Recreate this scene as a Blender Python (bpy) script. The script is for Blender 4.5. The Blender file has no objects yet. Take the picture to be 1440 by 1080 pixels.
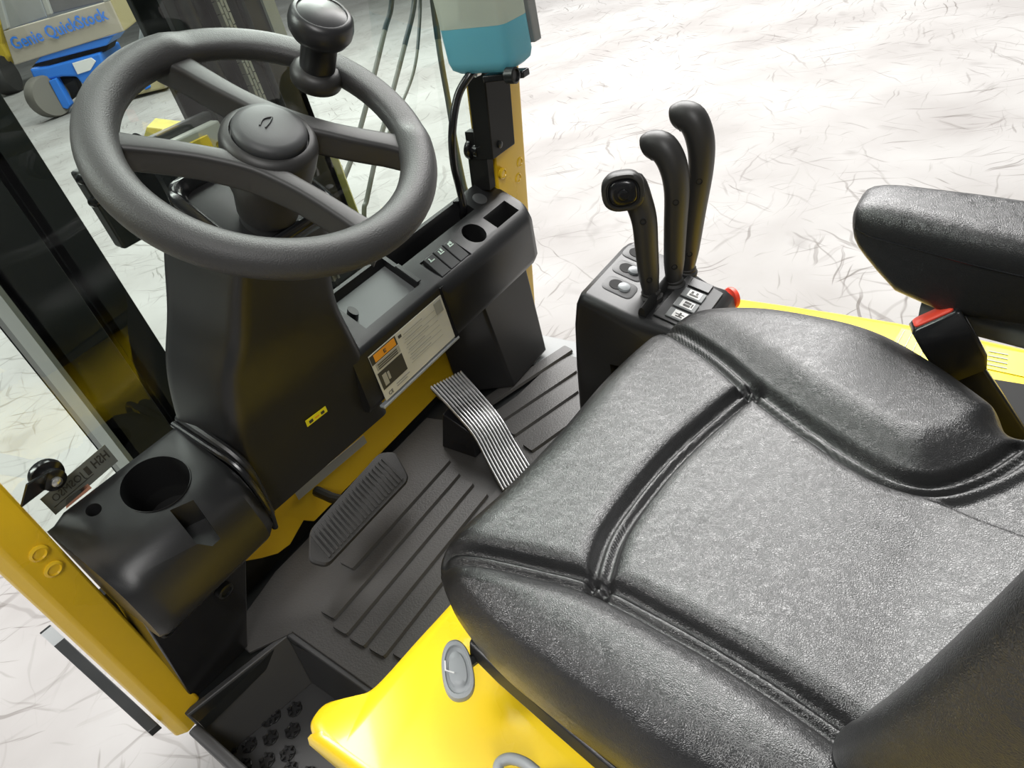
import bpy, bmesh, math, random
from mathutils import Vector as V, Matrix
random.seed(7)
PI = math.pi
S = bpy.context.scene
COL = S.collection

# ---------------------------------------------------------------- camera
F = 960.0
RX = V((0.5451184, -0.8128002, -0.2054305))     # image right
RY = V((-0.6014457, -0.2084430, -0.7712422))    # image down
RZ = V((0.5840453, 0.5439737, -0.6024813))      # view direction
CAM = V((-0.3786211, -0.5665408, 1.3740158))
cd = bpy.data.cameras.new('camera'); cam = bpy.data.objects.new('camera', cd); COL.objects.link(cam)
cd.sensor_width = 36; cd.lens = 36 * F / 1440; cd.clip_start = 0.02; cd.clip_end = 200
m = Matrix.Identity(4)
for i in range(3):
    m[i][0] = RX[i]; m[i][1] = -RY[i]; m[i][2] = -RZ[i]; m[i][3] = CAM[i]
cam.matrix_world = m
S.camera = cam

# ---------------------------------------------------------------- light, exposure
S.view_settings.view_transform = 'Standard'; S.view_settings.look = 'None'
S.view_settings.gamma = 1; S.view_settings.use_curve_mapping = False
S.view_settings.exposure = 0.0
w = bpy.data.worlds.new('hall_light'); S.world = w; w.use_nodes = True
bgn = w.node_tree.nodes['Background']; bgn.inputs[0].default_value = (0.92, 0.97, 1.0, 1); bgn.inputs[1].default_value = 0.15
def lamp(name, loc, target, size, sy, power, col=(1, 0.985, 0.965)):
    l = bpy.data.lights.new(name, 'AREA'); l.shape = 'RECTANGLE'; l.size = size; l.size_y = sy; l.energy = power; l.color = col
    o = bpy.data.objects.new(name, l); COL.objects.link(o); o.location = loc
    o.rotation_euler = (V(target) - V(loc)).to_track_quat('-Z', 'Y').to_euler()
    return o
lamp('hall_lamp', (4.6, 4.2, 5.5), (0.3, -0.2, 0.6), 3.4, 4.4, 720)
lamp('hall_lamp', (5.2, 0.7, 5.9), (0.4, -0.1, 0.5), 3.6, 6.0, 1000)
lamp('hall_lamp', (0.6, 1.9, 4.8), (0.1, 0.3, 0.8), 1.4, 1.4, 58)
lamp('hall_lamp', (-1.7, -2.2, 3.9), (-0.1, -0.2, 0.6), 0.6, 2.2, 85)
lamp('hall_lamp', (-2.5, 3.0, 4.5), (-0.8, 1.0, 0.1), 1.0, 3.0, 235)
lamp('hall_lamp', (4.0, 9.5, 5.0), (4.0, 9.0, 0.0), 1.5, 5.0, 290)

GZ = 0.10   # hall floor level

def at(x, y, X=None, Y=None, Z=None, P=None, N=None):
    """point of the scene seen at photo pixel x, y on a given plane"""
    r = RX * ((x - 720) / F) + RY * ((y - 540) / F) + RZ
    if P is not None: t = (V(P) - CAM).dot(V(N)) / r.dot(V(N))
    elif X is not None: t = (X - CAM.x) / r.x
    elif Y is not None: t = (Y - CAM.y) / r.y
    else: t = (Z - CAM.z) / r.z
    return CAM + r * t

# ---------------------------------------------------------------- materials
MAT = {}
def mat(name, col, rough=0.5, metal=0.0, bump=0.0, bscale=200.0, var=0.0, vscale=8.0, coat=0.0, spec=0.5, dist=0.001, detail=3.0):
    mt = bpy.data.materials.new(name); mt.use_nodes = True; nt = mt.node_tree; b = nt.nodes['Principled BSDF']
    b.inputs['Base Color'].default_value = (*col, 1); b.inputs['Roughness'].default_value = rough; b.inputs['Metallic'].default_value = metal
    b.inputs['Specular IOR Level'].default_value = spec
    b.inputs['Coat Weight'].default_value = coat; b.inputs['Coat Roughness'].default_value = 0.08
    tc = nt.nodes.new('ShaderNodeTexCoord')
    if bump:
        n = nt.nodes.new('ShaderNodeTexNoise'); n.inputs['Scale'].default_value = bscale; n.inputs['Detail'].default_value = detail
        nt.links.new(tc.outputs['Object'], n.inputs['Vector'])
        bp = nt.nodes.new('ShaderNodeBump'); bp.inputs['Strength'].default_value = bump; bp.inputs['Distance'].default_value = dist
        nt.links.new(n.outputs['Fac'], bp.inputs['Height']); nt.links.new(bp.outputs['Normal'], b.inputs['Normal'])
    if var:
        n2 = nt.nodes.new('ShaderNodeTexNoise'); n2.inputs['Scale'].default_value = vscale; n2.inputs['Detail'].default_value = 5
        nt.links.new(tc.outputs['Object'], n2.inputs['Vector'])
        mx = nt.nodes.new('ShaderNodeMix'); mx.data_type = 'RGBA'
        mx.inputs['A'].default_value = (*[c * (1 - var) for c in col], 1); mx.inputs['B'].default_value = (*[min(1, c * (1 + var)) for c in col], 1)
        nt.links.new(n2.outputs['Fac'], mx.inputs['Factor']); nt.links.new(mx.outputs['Result'], b.inputs['Base Color'])
        mr = nt.nodes.new('ShaderNodeMapRange'); mr.inputs['To Min'].default_value = max(0.03, rough - 0.08); mr.inputs['To Max'].default_value = rough + 0.08
        nt.links.new(n2.outputs['Fac'], mr.inputs['Value']); nt.links.new(mr.outputs['Result'], b.inputs['Roughness'])
    MAT[name] = mt
    return mt
mat('yellow_paint', (0.78, 0.50, 0.018), 0.30, coat=0.3, var=0.06, vscale=5, bump=0.05, bscale=60)
mat('yellow_cowl', (0.86, 0.60, 0.014), 0.28, coat=0.35, var=0.04, vscale=4)
mat('black_plastic', (0.014, 0.014, 0.0145), 0.35, bump=0.25, bscale=1400, dist=0.0004, var=0.12, vscale=12)
mat('grey_plastic', (0.045, 0.045, 0.046), 0.5, bump=0.25, bscale=1300, dist=0.0004, var=0.1, vscale=10)
mat('gloss_black', (0.010, 0.010, 0.011), 0.22)
mat('rim_foam', (0.038, 0.0375, 0.037), 0.48, bump=0.6, bscale=900, dist=0.0006)
mat('spoke_plastic', (0.026, 0.025, 0.024), 0.46, bump=0.2, bscale=1200, dist=0.0004)
mat('cap_plastic', (0.04, 0.041, 0.042), 0.5, bump=0.15, bscale=900, dist=0.0004)
mat('knob_black', (0.018, 0.018, 0.019), 0.36)
mat('matte_black', (0.007, 0.007, 0.007), 0.6, spec=0.3)
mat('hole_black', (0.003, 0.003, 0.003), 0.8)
mat('rubber', (0.030, 0.029, 0.028), 0.6, bump=0.5, bscale=500, var=0.3, vscale=9)
mat('mat_rubber', (0.042, 0.040, 0.038), 0.5, bump=0.5, bscale=350, var=0.35, vscale=7)
mat('mast_steel', (0.010, 0.011, 0.011), 0.35, var=0.2, vscale=14, bump=0.1, bscale=90)
mat('mast_edge_lit', (0.30, 0.31, 0.30), 0.45, metal=0.3, var=0.15, vscale=20)  # pale copy of the mast steel, light on the side face painted in
mat('chain_steel', (0.42, 0.40, 0.36), 0.4, metal=0.7)
mat('bare_metal', (0.62, 0.62, 0.60), 0.28, metal=0.9)
mat('aluminium_rib', (0.72, 0.72, 0.72), 0.30, metal=0.75)
mat('pale_grey', (0.34, 0.36, 0.37), 0.42, var=0.05)
mat('mid_grey', (0.20, 0.21, 0.21), 0.5)
mat('red_plastic', (0.80, 0.065, 0.035), 0.42, var=0.08, vscale=60)
mat('label_cream', (0.66, 0.65, 0.56), 0.45, var=0.05, vscale=30)
mat('label_white', (0.82, 0.82, 0.80), 0.4)
mat('label_orange', (0.88, 0.36, 0.03), 0.45)
mat('label_yellow', (0.92, 0.82, 0.02), 0.4)
mat('label_dark', (0.05, 0.048, 0.04), 0.5)
mat('print_grey', (0.33, 0.33, 0.29), 0.6)
mat('sticker_grey', (0.17, 0.18, 0.155), 0.5)
mat('sticker_salmon', (0.90, 0.42, 0.27), 0.5)
mat('sticker_faded', (0.40, 0.39, 0.33), 0.5)
mat('symbol_green', (0.55, 0.66, 0.58), 0.5)
mat('tan_board', (0.40, 0.36, 0.29), 0.6, var=0.1, vscale=3)
mat('tan_side', (0.46, 0.40, 0.22), 0.6, var=0.12, vscale=3)
mat('machine_blue', (0.03, 0.20, 0.72), 0.4, var=0.08)
mat('machine_grey', (0.36, 0.36, 0.33), 0.5, var=0.1)
mat('machine_yellow', (0.55, 0.40, 0.03), 0.45, var=0.15)
mat('tyre_grey', (0.16, 0.15, 0.13), 0.7)
mat('olive_box', (0.36, 0.32, 0.08), 0.55, var=0.25, vscale=20)
mat('hose_dark', (0.022, 0.032, 0.036), 0.4)  # darker upper part of the hose-like lines
mat('hose_grey', (0.17, 0.18, 0.165), 0.5)

def vinyl():
    mt = mat('black_vinyl', (0.011, 0.011, 0.0115), 0.33, spec=0.75)
    nt = mt.node_tree; b = nt.nodes['Principled BSDF']
    tc = nt.nodes.new('ShaderNodeTexCoord')
    vo = nt.nodes.new('ShaderNodeTexVoronoi'); vo.feature = 'DISTANCE_TO_EDGE'; vo.inputs['Scale'].default_value = 640
    wa = nt.nodes.new('ShaderNodeTexNoise'); wa.inputs['Scale'].default_value = 70; wa.inputs['Detail'].default_value = 4
    ad = nt.nodes.new('ShaderNodeMixRGB'); ad.blend_type = 'ADD'; ad.inputs[0].default_value = 0.012
    nt.links.new(tc.outputs['Object'], ad.inputs[1]); nt.links.new(wa.outputs['Color'], ad.inputs[2])
    nt.links.new(tc.outputs['Object'], wa.inputs['Vector']); nt.links.new(ad.outputs[0], vo.inputs['Vector'])
    mr = nt.nodes.new('ShaderNodeMapRange'); mr.inputs['From Max'].default_value = 0.25
    nt.links.new(vo.outputs['Distance'], mr.inputs['Value'])
    # long creases
    v2 = nt.nodes.new('ShaderNodeTexVoronoi'); v2.feature = 'DISTANCE_TO_EDGE'; v2.inputs['Scale'].default_value = 38
    a2 = nt.nodes.new('ShaderNodeMixRGB'); a2.blend_type = 'ADD'; a2.inputs[0].default_value = 0.06
    nt.links.new(tc.outputs['Object'], a2.inputs[1]); nt.links.new(wa.outputs['Color'], a2.inputs[2]); nt.links.new(a2.outputs[0], v2.inputs['Vector'])
    m2 = nt.nodes.new('ShaderNodeMapRange'); m2.inputs['From Max'].default_value = 0.035
    nt.links.new(v2.outputs['Distance'], m2.inputs['Value'])
    mu = nt.nodes.new('ShaderNodeMath'); mu.operation = 'MULTIPLY_ADD'; mu.inputs[1].default_value = 0.45
    nt.links.new(m2.outputs[0], mu.inputs[0]); nt.links.new(mr.outputs[0], mu.inputs[2])
    bp = nt.nodes.new('ShaderNodeBump'); bp.inputs['Strength'].default_value = 0.30; bp.inputs['Distance'].default_value = 0.0006
    nt.links.new(mu.outputs[0], bp.inputs['Height']); nt.links.new(bp.outputs['Normal'], b.inputs['Normal'])
    n3 = nt.nodes.new('ShaderNodeTexNoise'); n3.inputs['Scale'].default_value = 9; n3.inputs['Detail'].default_value = 4
    nt.links.new(tc.outputs['Object'], n3.inputs['Vector'])
    m3 = nt.nodes.new('ShaderNodeMapRange'); m3.inputs['To Min'].default_value = 0.26; m3.inputs['To Max'].default_value = 0.40
    nt.links.new(n3.outputs['Fac'], m3.inputs['Value']); nt.links.new(m3.outputs[0], b.inputs['Roughness'])
vinyl()

def concrete():
    mt = mat('concrete', (0.3, 0.29, 0.28), 0.8, spec=0.12)
    nt = mt.node_tree; b = nt.nodes['Principled BSDF']; L = nt.links
    tc = nt.nodes.new('ShaderNodeTexCoord')
    def noise(sc, det, vec):
        n = nt.nodes.new('ShaderNodeTexNoise'); n.inputs['Scale'].default_value = sc; n.inputs['Detail'].default_value = det; L.new(vec, n.inputs['Vector']); return n
    def streak(rot, sc, lo, hi):
        wn = noise(2.2, 3, tc.outputs['Object'])
        ad = nt.nodes.new('ShaderNodeMixRGB'); ad.blend_type = 'ADD'; ad.inputs[0].default_value = 0.22
        L.new(tc.outputs['Object'], ad.inputs[1]); L.new(wn.outputs['Color'], ad.inputs[2])
        m0 = nt.nodes.new('ShaderNodeMapping'); m0.inputs['Rotation'].default_value = (0, 0, rot); L.new(ad.outputs[0], m0.inputs['Vector'])
        mp = nt.nodes.new('ShaderNodeMapping'); mp.inputs['Scale'].default_value = sc; L.new(m0.outputs[0], mp.inputs['Vector'])
        n = noise(1.0, 2, mp.outputs[0])
        r = nt.nodes.new('ShaderNodeMapRange'); r.inputs['From Min'].default_value = lo; r.inputs['From Max'].default_value = hi
        L.new(n.outputs['Fac'], r.inputs['Value']); return r.outputs[0]
    cur = None
    base = noise(1.6, 6, tc.outputs['Object'])
    ramp = nt.nodes.new('ShaderNodeMapRange'); ramp.inputs['From Min'].default_value = 0.3; ramp.inputs['From Max'].default_value = 0.7
    L.new(base.outputs['Fac'], ramp.inputs['Value'])
    mx = nt.nodes.new('ShaderNodeMix'); mx.data_type = 'RGBA'
    mx.inputs['A'].default_value = (0.230, 0.220, 0.213, 1); mx.inputs['B'].default_value = (0.320, 0.315, 0.308, 1)
    L.new(ramp.outputs[0], mx.inputs['Factor']); cur = mx.outputs['Result']
    patch = noise(0.9, 3, tc.outputs['Object'])
    for rot, sc, lo, hi, k in ((0.5, (60, 3.4, 1), 0.635, 0.70, 0.62), (1.5, (54, 2.8, 1), 0.635, 0.70, 0.58), (2.4, (70, 4.0, 1), 0.64, 0.70, 0.6), (-0.3, (44, 2.2, 1), 0.65, 0.72, 0.62), (1.0, (34, 1.5, 1), 0.66, 0.73, 0.55), (2.0, (26, 2.0, 1), 0.66, 0.75, 0.45)):
        s = streak(rot, sc, lo, hi)
        q = nt.nodes.new('ShaderNodeMath'); q.operation = 'MULTIPLY'; L.new(s, q.inputs[0]); 
        pr = nt.nodes.new('ShaderNodeMapRange'); pr.inputs['From Min'].default_value = 0.35; pr.inputs['From Max'].default_value = 0.65; pr.inputs['To Max'].default_value = k
        pn = noise(1.3 + rot * 0.3, 2, tc.outputs['Object']); L.new(pn.outputs['Fac'], pr.inputs['Value']); L.new(pr.outputs[0], q.inputs[1])
        mm = nt.nodes.new('ShaderNodeMix'); mm.data_type = 'RGBA'; mm.inputs['B'].default_value = (0.06, 0.048, 0.04, 1)
        L.new(q.outputs[0], mm.inputs['Factor']); L.new(cur, mm.inputs['A']); cur = mm.outputs['Result']
    # round stains
    st = noise(4.5, 2, tc.outputs['Object']); sr = nt.nodes.new('ShaderNodeMapRange'); sr.inputs['From Min'].default_value = 0.66; sr.inputs['From Max'].default_value = 0.74; sr.inputs['To Max'].default_value = 0.3
    L.new(st.outputs['Fac'], sr.inputs['Value'])
    mm = nt.nodes.new('ShaderNodeMix'); mm.data_type = 'RGBA'; mm.inputs['B'].default_value = (0.13, 0.12, 0.115, 1)
    L.new(sr.outputs[0], mm.inputs['Factor']); L.new(cur, mm.inputs['A']); cur = mm.outputs['Result']
    L.new(cur, b.inputs['Base Color'])
    bp = nt.nodes.new('ShaderNodeBump'); bp.inputs['Strength'].default_value = 0.15; L.new(base.outputs['Fac'], bp.inputs['Height']); L.new(bp.outputs[0], b.inputs['Normal'])
concrete()

def glassy(name, tint, rough=0.02, ior=1.5, extra=0.0):
    mt = bpy.data.materials.new(name); mt.use_nodes = True; nt = mt.node_tree
    for n in list(nt.nodes): nt.nodes.remove(n)
    o = nt.nodes.new('ShaderNodeOutputMaterial'); t = nt.nodes.new('ShaderNodeBsdfTransparent'); g = nt.nodes.new('ShaderNodeBsdfGlossy')
    t.inputs[0].default_value = (*tint, 1); g.inputs['Roughness'].default_value = rough
    fr = nt.nodes.new('ShaderNodeFresnel'); fr.inputs['IOR'].default_value = ior
    mx = nt.nodes.new('ShaderNodeMixShader'); L = nt.links
    ad = nt.nodes.new('ShaderNodeMath'); ad.operation = 'ADD'; ad.inputs[1].default_value = extra
    gm = nt.nodes.new('ShaderNodeNewGeometry'); fb = nt.nodes.new('ShaderNodeMath'); fb.operation = 'SUBTRACT'; fb.inputs[0].default_value = 1.0; fb.use_clamp = True
    ml_ = nt.nodes.new('ShaderNodeMath'); ml_.operation = 'MULTIPLY'
    L.new(fr.outputs[0], ad.inputs[0]); L.new(gm.outputs['Backfacing'], fb.inputs[1]); L.new(ad.outputs[0], ml_.inputs[0]); L.new(fb.outputs[0], ml_.inputs[1]); L.new(ml_.outputs[0], mx.inputs[0]); L.new(t.outputs[0], mx.inputs[1]); L.new(g.outputs[0], mx.inputs[2]); L.new(mx.outputs[0], o.inputs[0])
    MAT[name] = mt
glassy('window_glass', (0.90, 0.95, 0.92), 0.02, 1.5, 0.03)
def translucent(name, col, alpha):
    mt = bpy.data.materials.new(name); mt.use_nodes = True; nt = mt.node_tree; b = nt.nodes['Principled BSDF']
    b.inputs['Base Color'].default_value = (*col, 1); b.inputs['Roughness'].default_value = 0.35; b.inputs['Alpha'].default_value = alpha
    b.inputs['Subsurface Weight'].default_value = 0.0
    tr = nt.nodes.new('ShaderNodeBsdfTranslucent'); tr.inputs[0].default_value = (*col, 1)
    mx = nt.nodes.new('ShaderNodeMixShader'); mx.inputs[0].default_value = 0.45
    out = nt.nodes['Material Output']; L = nt.links
    L.new(b.outputs[0], mx.inputs[1]); L.new(tr.outputs[0], mx.inputs[2]); L.new(mx.outputs[0], out.inputs[0])
    MAT[name] = mt
translucent('bottle_plastic', (0.62, 0.66, 0.58), 0.80)
translucent('bottle_blue', (0.20, 0.58, 0.70), 0.95)

# ---------------------------------------------------------------- mesh helpers
def mk(name, verts, faces, mt, parent=None, bevel=0.0, seg=2, smooth=True, angle=35, sub=0):
    me = bpy.data.meshes.new(name); me.from_pydata([tuple(v) for v in verts], [], faces); me.update()
    bm = bmesh.new(); bm.from_mesh(me); bmesh.ops.recalc_face_normals(bm, faces=bm.faces); bm.to_mesh(me); bm.free()
    return link(name, me, mt, parent, bevel, seg, smooth, angle, sub)
def link(name, me, mt, parent=None, bevel=0.0, seg=2, smooth=True, angle=35, sub=0):
    o = bpy.data.objects.new(name, me); COL.objects.link(o); me.materials.append(MAT[mt])
    if parent is not None:
        o.parent = parent
        if parent.type == 'EMPTY': o.matrix_parent_inverse = parent.matrix_basis.inverted()
    if bevel:
        b = o.modifiers.new('bevel', 'BEVEL'); b.width = bevel; b.segments = seg; b.limit_method = 'ANGLE'; b.angle_limit = math.radians(30); b.use_clamp_overlap = True
    if sub:
        s = o.modifiers.new('sub', 'SUBSURF'); s.levels = sub; s.render_levels = sub
    if smooth:
        me.shade_smooth()
        if angle: me.set_sharp_from_angle(angle=math.radians(angle))
        if bevel and angle:
            wn = o.modifiers.new('wn', 'WEIGHTED_NORMAL'); wn.keep_sharp = True
    return o
class G:
    """collects geometry for one mesh"""
    def __init__(s): s.v = []; s.f = []
    def add(s, v, f):
        n = len(s.v); s.v += [V(p) for p in v]; s.f += [tuple(i + n for i in q) for q in f]; return s
    def box(s, x0, x1, y0, y1, z0, z1):
        return s.add([(x, y, z) for x in (x0, x1) for y in (y0, y1) for z in (z0, z1)], [(0, 1, 3, 2), (4, 6, 7, 5), (0, 4, 5, 1), (2, 3, 7, 6), (0, 2, 6, 4), (1, 5, 7, 3)])
    def hexa(s, a, b):
        """two quads a (4 pts) and b (4 pts) joined"""
        return s.add(list(a) + list(b), [(3, 2, 1, 0), (4, 5, 6, 7), (0, 1, 5, 4), (1, 2, 6, 5), (2, 3, 7, 6), (3, 0, 4, 7)])
    def prism(s, poly, d):
        """polygon of 3d points pushed along d"""
        n = len(poly); d = V(d)
        return s.add(list(poly) + [V(p) + d for p in poly], [tuple(range(n))[::-1], tuple(range(n, 2 * n))] + [(i, (i + 1) % n, n + (i + 1) % n, n + i) for i in range(n)])
    def loft(s, rings, c0=True, c1=True, closed=True):
        n = len(rings[0]); f = []
        for k in range(len(rings) - 1):
            for i in range(n if closed else n - 1):
                j = (i + 1) % n; f.append((k * n + i, k * n + j, (k + 1) * n + j, (k + 1) * n + i))
        if c0: f.append(tuple(range(n))[::-1])
        if c1: f.append(tuple(range((len(rings) - 1) * n, len(rings) * n)))
        return s.add([p for r in rings for p in r], f)
    def tube(s, pts, r, n=12, cap=True, ry=None, up=None):
        pts = [V(p) for p in pts]; N = len(pts)
        rr = r if isinstance(r, (list, tuple)) else [r] * N
        r2 = ry if isinstance(ry, (list, tuple)) else ([ry] * N if ry else rr)
        T = [(pts[min(i + 1, N - 1)] - pts[max(i - 1, 0)]).normalized() for i in range(N)]
        u = V(up) if up else (V((0, 0, 1)) if abs(T[0].z) < 0.9 else V((1, 0, 0)))
        rings = []
        for i in range(N):
            a = (u - T[i] * u.dot(T[i])).normalized(); b = T[i].cross(a); u = a
            rings.append([pts[i] + a * (math.cos(2 * PI * k / n) * rr[i]) + b * (math.sin(2 * PI * k / n) * r2[i]) for k in range(n)])
        return s.loft(rings, cap, cap)
    def lathe(s, c, axis, prof, n=32, c0=True, c1=True):
        """prof: list of (radius, distance along axis)"""
        c = V(c); ax = V(axis).normalized(); a = ax.orthogonal().normalized(); b = ax.cross(a)
        return s.loft([[c + ax * h + (a * math.cos(2 * PI * k / n) + b * math.sin(2 * PI * k / n)) * r for k in range(n)] for r, h in prof], c0, c1)
    def mk(s, name, mt, parent=None, **k): return mk(name, s.v, s.f, mt, parent, **k)
def rring(c, r, n=5):
    """rounded ring through corner points c; r is a radius or one radius per corner"""
    out = []; N = len(c); c = [V(p) for p in c]
    for i in range(N):
        ri = r[i] if isinstance(r, (list, tuple)) else r
        p, a, b = c[i], c[i - 1], c[(i + 1) % N]
        da = (a - p); db = (b - p); A = p + da.normalized() * min(ri, da.length * .49); B = p + db.normalized() * min(ri, db.length * .49)
        for k in range(n):
            t = k / (n - 1); out.append(A * (1 - t) ** 2 + p * 2 * t * (1 - t) + B * t * t)
    return out
def smooth_path(pts, k=6):
    pts = [V(p) for p in pts]; out = []
    P = [pts[0] * 2 - pts[1]] + pts + [pts[-1] * 2 - pts[-2]]
    for i in range(1, len(P) - 2):
        for j in range(k):
            t = j / k; a, b, c, d = P[i - 1:i + 3]
            out.append(0.5 * (2 * b + (c - a) * t + (2 * a - 5 * b + 4 * c - d) * t * t + (3 * b - a - 3 * c + d) * t ** 3))
    out.append(pts[-1]); return out
def lerp_list(vals, n):
    out = []
    for i in range(n):
        t = i / (n - 1) * (len(vals) - 1); k = min(int(t), len(vals) - 2); out.append(vals[k] + (vals[k + 1] - vals[k]) * (t - k))
    return out
def cut(o, *cutters):
    """carve solids out of an object and keep the plain mesh"""
    tmp = []
    for g in cutters:
        me = bpy.data.meshes.new('c'); me.from_pydata([tuple(v) for v in g.v], [], g.f); bm = bmesh.new(); bm.from_mesh(me); bmesh.ops.recalc_face_normals(bm, faces=bm.faces); bm.to_mesh(me); bm.free()
        c = bpy.data.objects.new('c', me); COL.objects.link(c); c.matrix_world = Matrix.Identity(4); tmp.append(c)
        b = o.modifiers.new('cut', 'BOOLEAN'); b.operation = 'DIFFERENCE'; b.object = c; b.solver = 'EXACT'
    dg = bpy.context.evaluated_depsgraph_get(); dg.update()
    me = bpy.data.meshes.new_from_object(o.evaluated_get(dg)); o.modifiers.clear(); o.data = me
    for c in tmp: bpy.data.objects.remove(c)
    me.shade_smooth(); me.set_sharp_from_angle(angle=math.radians(35))
    return o
def empty(name, loc, label, cat, group=None):
    o = bpy.data.objects.new(name, None); COL.objects.link(o); o.location = loc; o.empty_display_size = .05
    o['label'] = label; o['category'] = cat
    if group: o['group'] = group
    return o
def tag(o, label, cat, group=None):
    o['label'] = label; o['category'] = cat
    if group: o['group'] = group
    return o
def plabel(o, s): o['label'] = s; return o
def text(name, s, size, mt, parent, origin, xd, yd, depth=0.0004, bold=0.0, mirror=False):
    cu = bpy.data.curves.new(name, 'FONT'); cu.body = s; cu.size = size; cu.extrude = depth; cu.offset = bold; cu.resolution_u = 2
    t = bpy.data.objects.new(name, cu); COL.objects.link(t)
    dg = bpy.context.evaluated_depsgraph_get(); me = bpy.data.meshes.new_from_object(t.evaluated_get(dg)); bpy.data.objects.remove(t); bpy.data.curves.remove(cu)
    x = V(xd).normalized(); y = V(yd).normalized(); z = x.cross(y)
    xs = [v.co.x for v in me.vertices] or [0]; wd = max(xs)
    for v in me.vertices:
        a = (wd - v.co.x) if mirror else v.co.x
        v.co = V(origin) + x * a + y * v.co.y + z * v.co.z
    return link(name, me, mt, parent, smooth=False), wd
def text_fit(name, s, quad, mt, parent, depth=0.0002, bold=0.0, mirror=False):
    q = [V(p) for p in quad]; xd = q[1] - q[0]; yd = q[3] - q[0]
    o, wd = text(name, s, 1.0, mt, parent, (0, 0, 0), (1, 0, 0), (0, 1, 0), 0.0, bold, mirror)
    n = xd.cross(yd).normalized()
    if n.dot(CAM - q[0]) < 0: n = -n
    h = max(v.co.y for v in o.data.vertices)
    for v in o.data.vertices: v.co = q[0] + xd * (v.co.x / wd) + yd * (v.co.y / h) + n * depth
    return o
def patch(name, quad, mt, parent, lift=0.0006):
    """thin printed label: quad of 4 points with a little thickness"""
    q = [V(p) for p in quad]; n = (q[1] - q[0]).cross(q[3] - q[0]).normalized()
    if n.dot(CAM - q[0]) < 0: n = -n
    return G().prism(q, n * lift).mk(name, mt, parent, smooth=False)
def quad_in(q, u0, u1, v0, v1):
    """sub-quad of q (bl, br, tr, tl) in 0..1 coordinates"""
    def p(u, v): return V(q[0]) * (1 - u) * (1 - v) + V(q[1]) * u * (1 - v) + V(q[2]) * u * v + V(q[3]) * (1 - u) * v
    return [p(u0, v0), p(u1, v0), p(u1, v1), p(u0, v1)]
def lift(q, d=0.0008):
    q = [V(p) for p in q]; n = (q[1] - q[0]).cross(q[3] - q[0]).normalized()
    if n.dot(CAM - q[0]) < 0: n = -n
    return [p + n * d for p in q]

# ---------------------------------------------------------------- setting: hall floor
fl = G().box(-14, 22, -12, 26, GZ - 0.1, GZ).mk('floor', 'concrete', smooth=False)
fl['kind'] = 'structure'; fl['label'] = 'pale scuffed concrete hall floor'

# ================================================================ forklift body
truck = empty('forklift', (0.12, -0.2, GZ), 'yellow forklift seen down into its operator compartment', 'forklift')
XL, XR = -0.365, 0.595
LEAN = 0.155
def yg(z): return 0.212 - LEAN * (z - 0.92)      # windshield plane
def yp(z): return 0.176 - LEAN * (z - 0.867)     # rear face of the front pillars
# --- front pillars: folded sheet section, leaning back
def pillar(xs, z0, z1, label=None):
    rings = []
    for z in (z0, z1): rings.append([V((x, yp(z) + d, z)) for x, d in xs])
    return G().loft(rings).mk('front_pillar', 'yellow_paint', truck, bevel=0.003, seg=2)
pl = pillar([(-0.360, 0.0), (-0.322, 0.003), (-0.318, 0.055), (-0.372, 0.055), (-0.3735, 0.012)], 0.50, 2.1)
pr_ = pillar([(0.515, 0.010), (0.548, 0.0), (0.592, 0.0), (0.598, 0.008), (0.598, 0.055), (0.515, 0.055)], 0.50, 2.1)
def dimple(parent, x, y):
    c = at(x, y, P=(0, yp(0.867) + 0.001, 0.867), N=(0, 1, LEAN)); n = V((0, -1, -LEAN)).normalized()
    G().lathe(c - n * 0.003, n, [(0.0095, 0), (0.0095, 0.0045), (0.007, 0.0058), (0.006, 0.004), (0.001, 0.0042)], 24).mk('bolt_cap', 'yellow_paint', parent)
dimple(pl, 54, 778); dimple(pl, 75, 800)
dimple(pr_, 707, 244); dimple(pr_, 730, 228); dimple(pr_, 728, 250)
# --- windshield
zb, zt = 0.90, 2.05
g = G(); rings = []
for z in (zb, zt): rings.append([(-0.318, yg(z), z), (0.515, yg(z), z), (0.515, yg(z) + 0.005, z), (-0.318, yg(z) + 0.005, z)])
ws = g.loft(rings).mk('windshield', 'window_glass', truck, smooth=False); plabel(ws, 'clear glass pane')
GP = (0, yg(0.92) - 0.0006, 0.92); GN = (0, 1, LEAN)
def gpt(x, y): return at(x, y, P=GP, N=GN)
sq = [gpt(78, 724), gpt(166, 648), gpt(147, 625), gpt(56, 702)]
o = patch('warning_sticker', sq, 'sticker_grey', ws, 0.0004); plabel(o, 'dark grey sticker printed in reverse')
xd = (sq[1] - sq[0]).normalized(); yd = (sq[3] - sq[0]).normalized()
up_ = lift(sq, 0.0007)
text_fit('sticker_letters', 'HSH', quad_in(up_, 0.72, 0.96, 0.44, 0.86), 'label_dark', ws, 0.0003, 0.02, True)
text_fit('sticker_letters', 'JOSMSO', quad_in(up_, 0.10, 0.56, 0.46, 0.80), 'label_dark', ws, 0.0003, 0.0, True)
patch('sticker_line', quad_in(up_, 0.05, 0.66, 0.30, 0.33), 'label_dark', ws, 0.0002)
patch('sticker_line', quad_in(up_, 0.60, 0.66, 0.40, 0.80), 'label_dark', ws, 0.0002)
so = [gpt(92, 716), gpt(127, 688), gpt(124, 697 - 8), gpt(96, 706)]
o = patch('salmon_sticker', [gpt(93, 715), gpt(129, 686), gpt(123, 680), gpt(92, 702)], 'sticker_salmon', ws, 0.0004); plabel(o, 'small salmon orange sticker')
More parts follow.
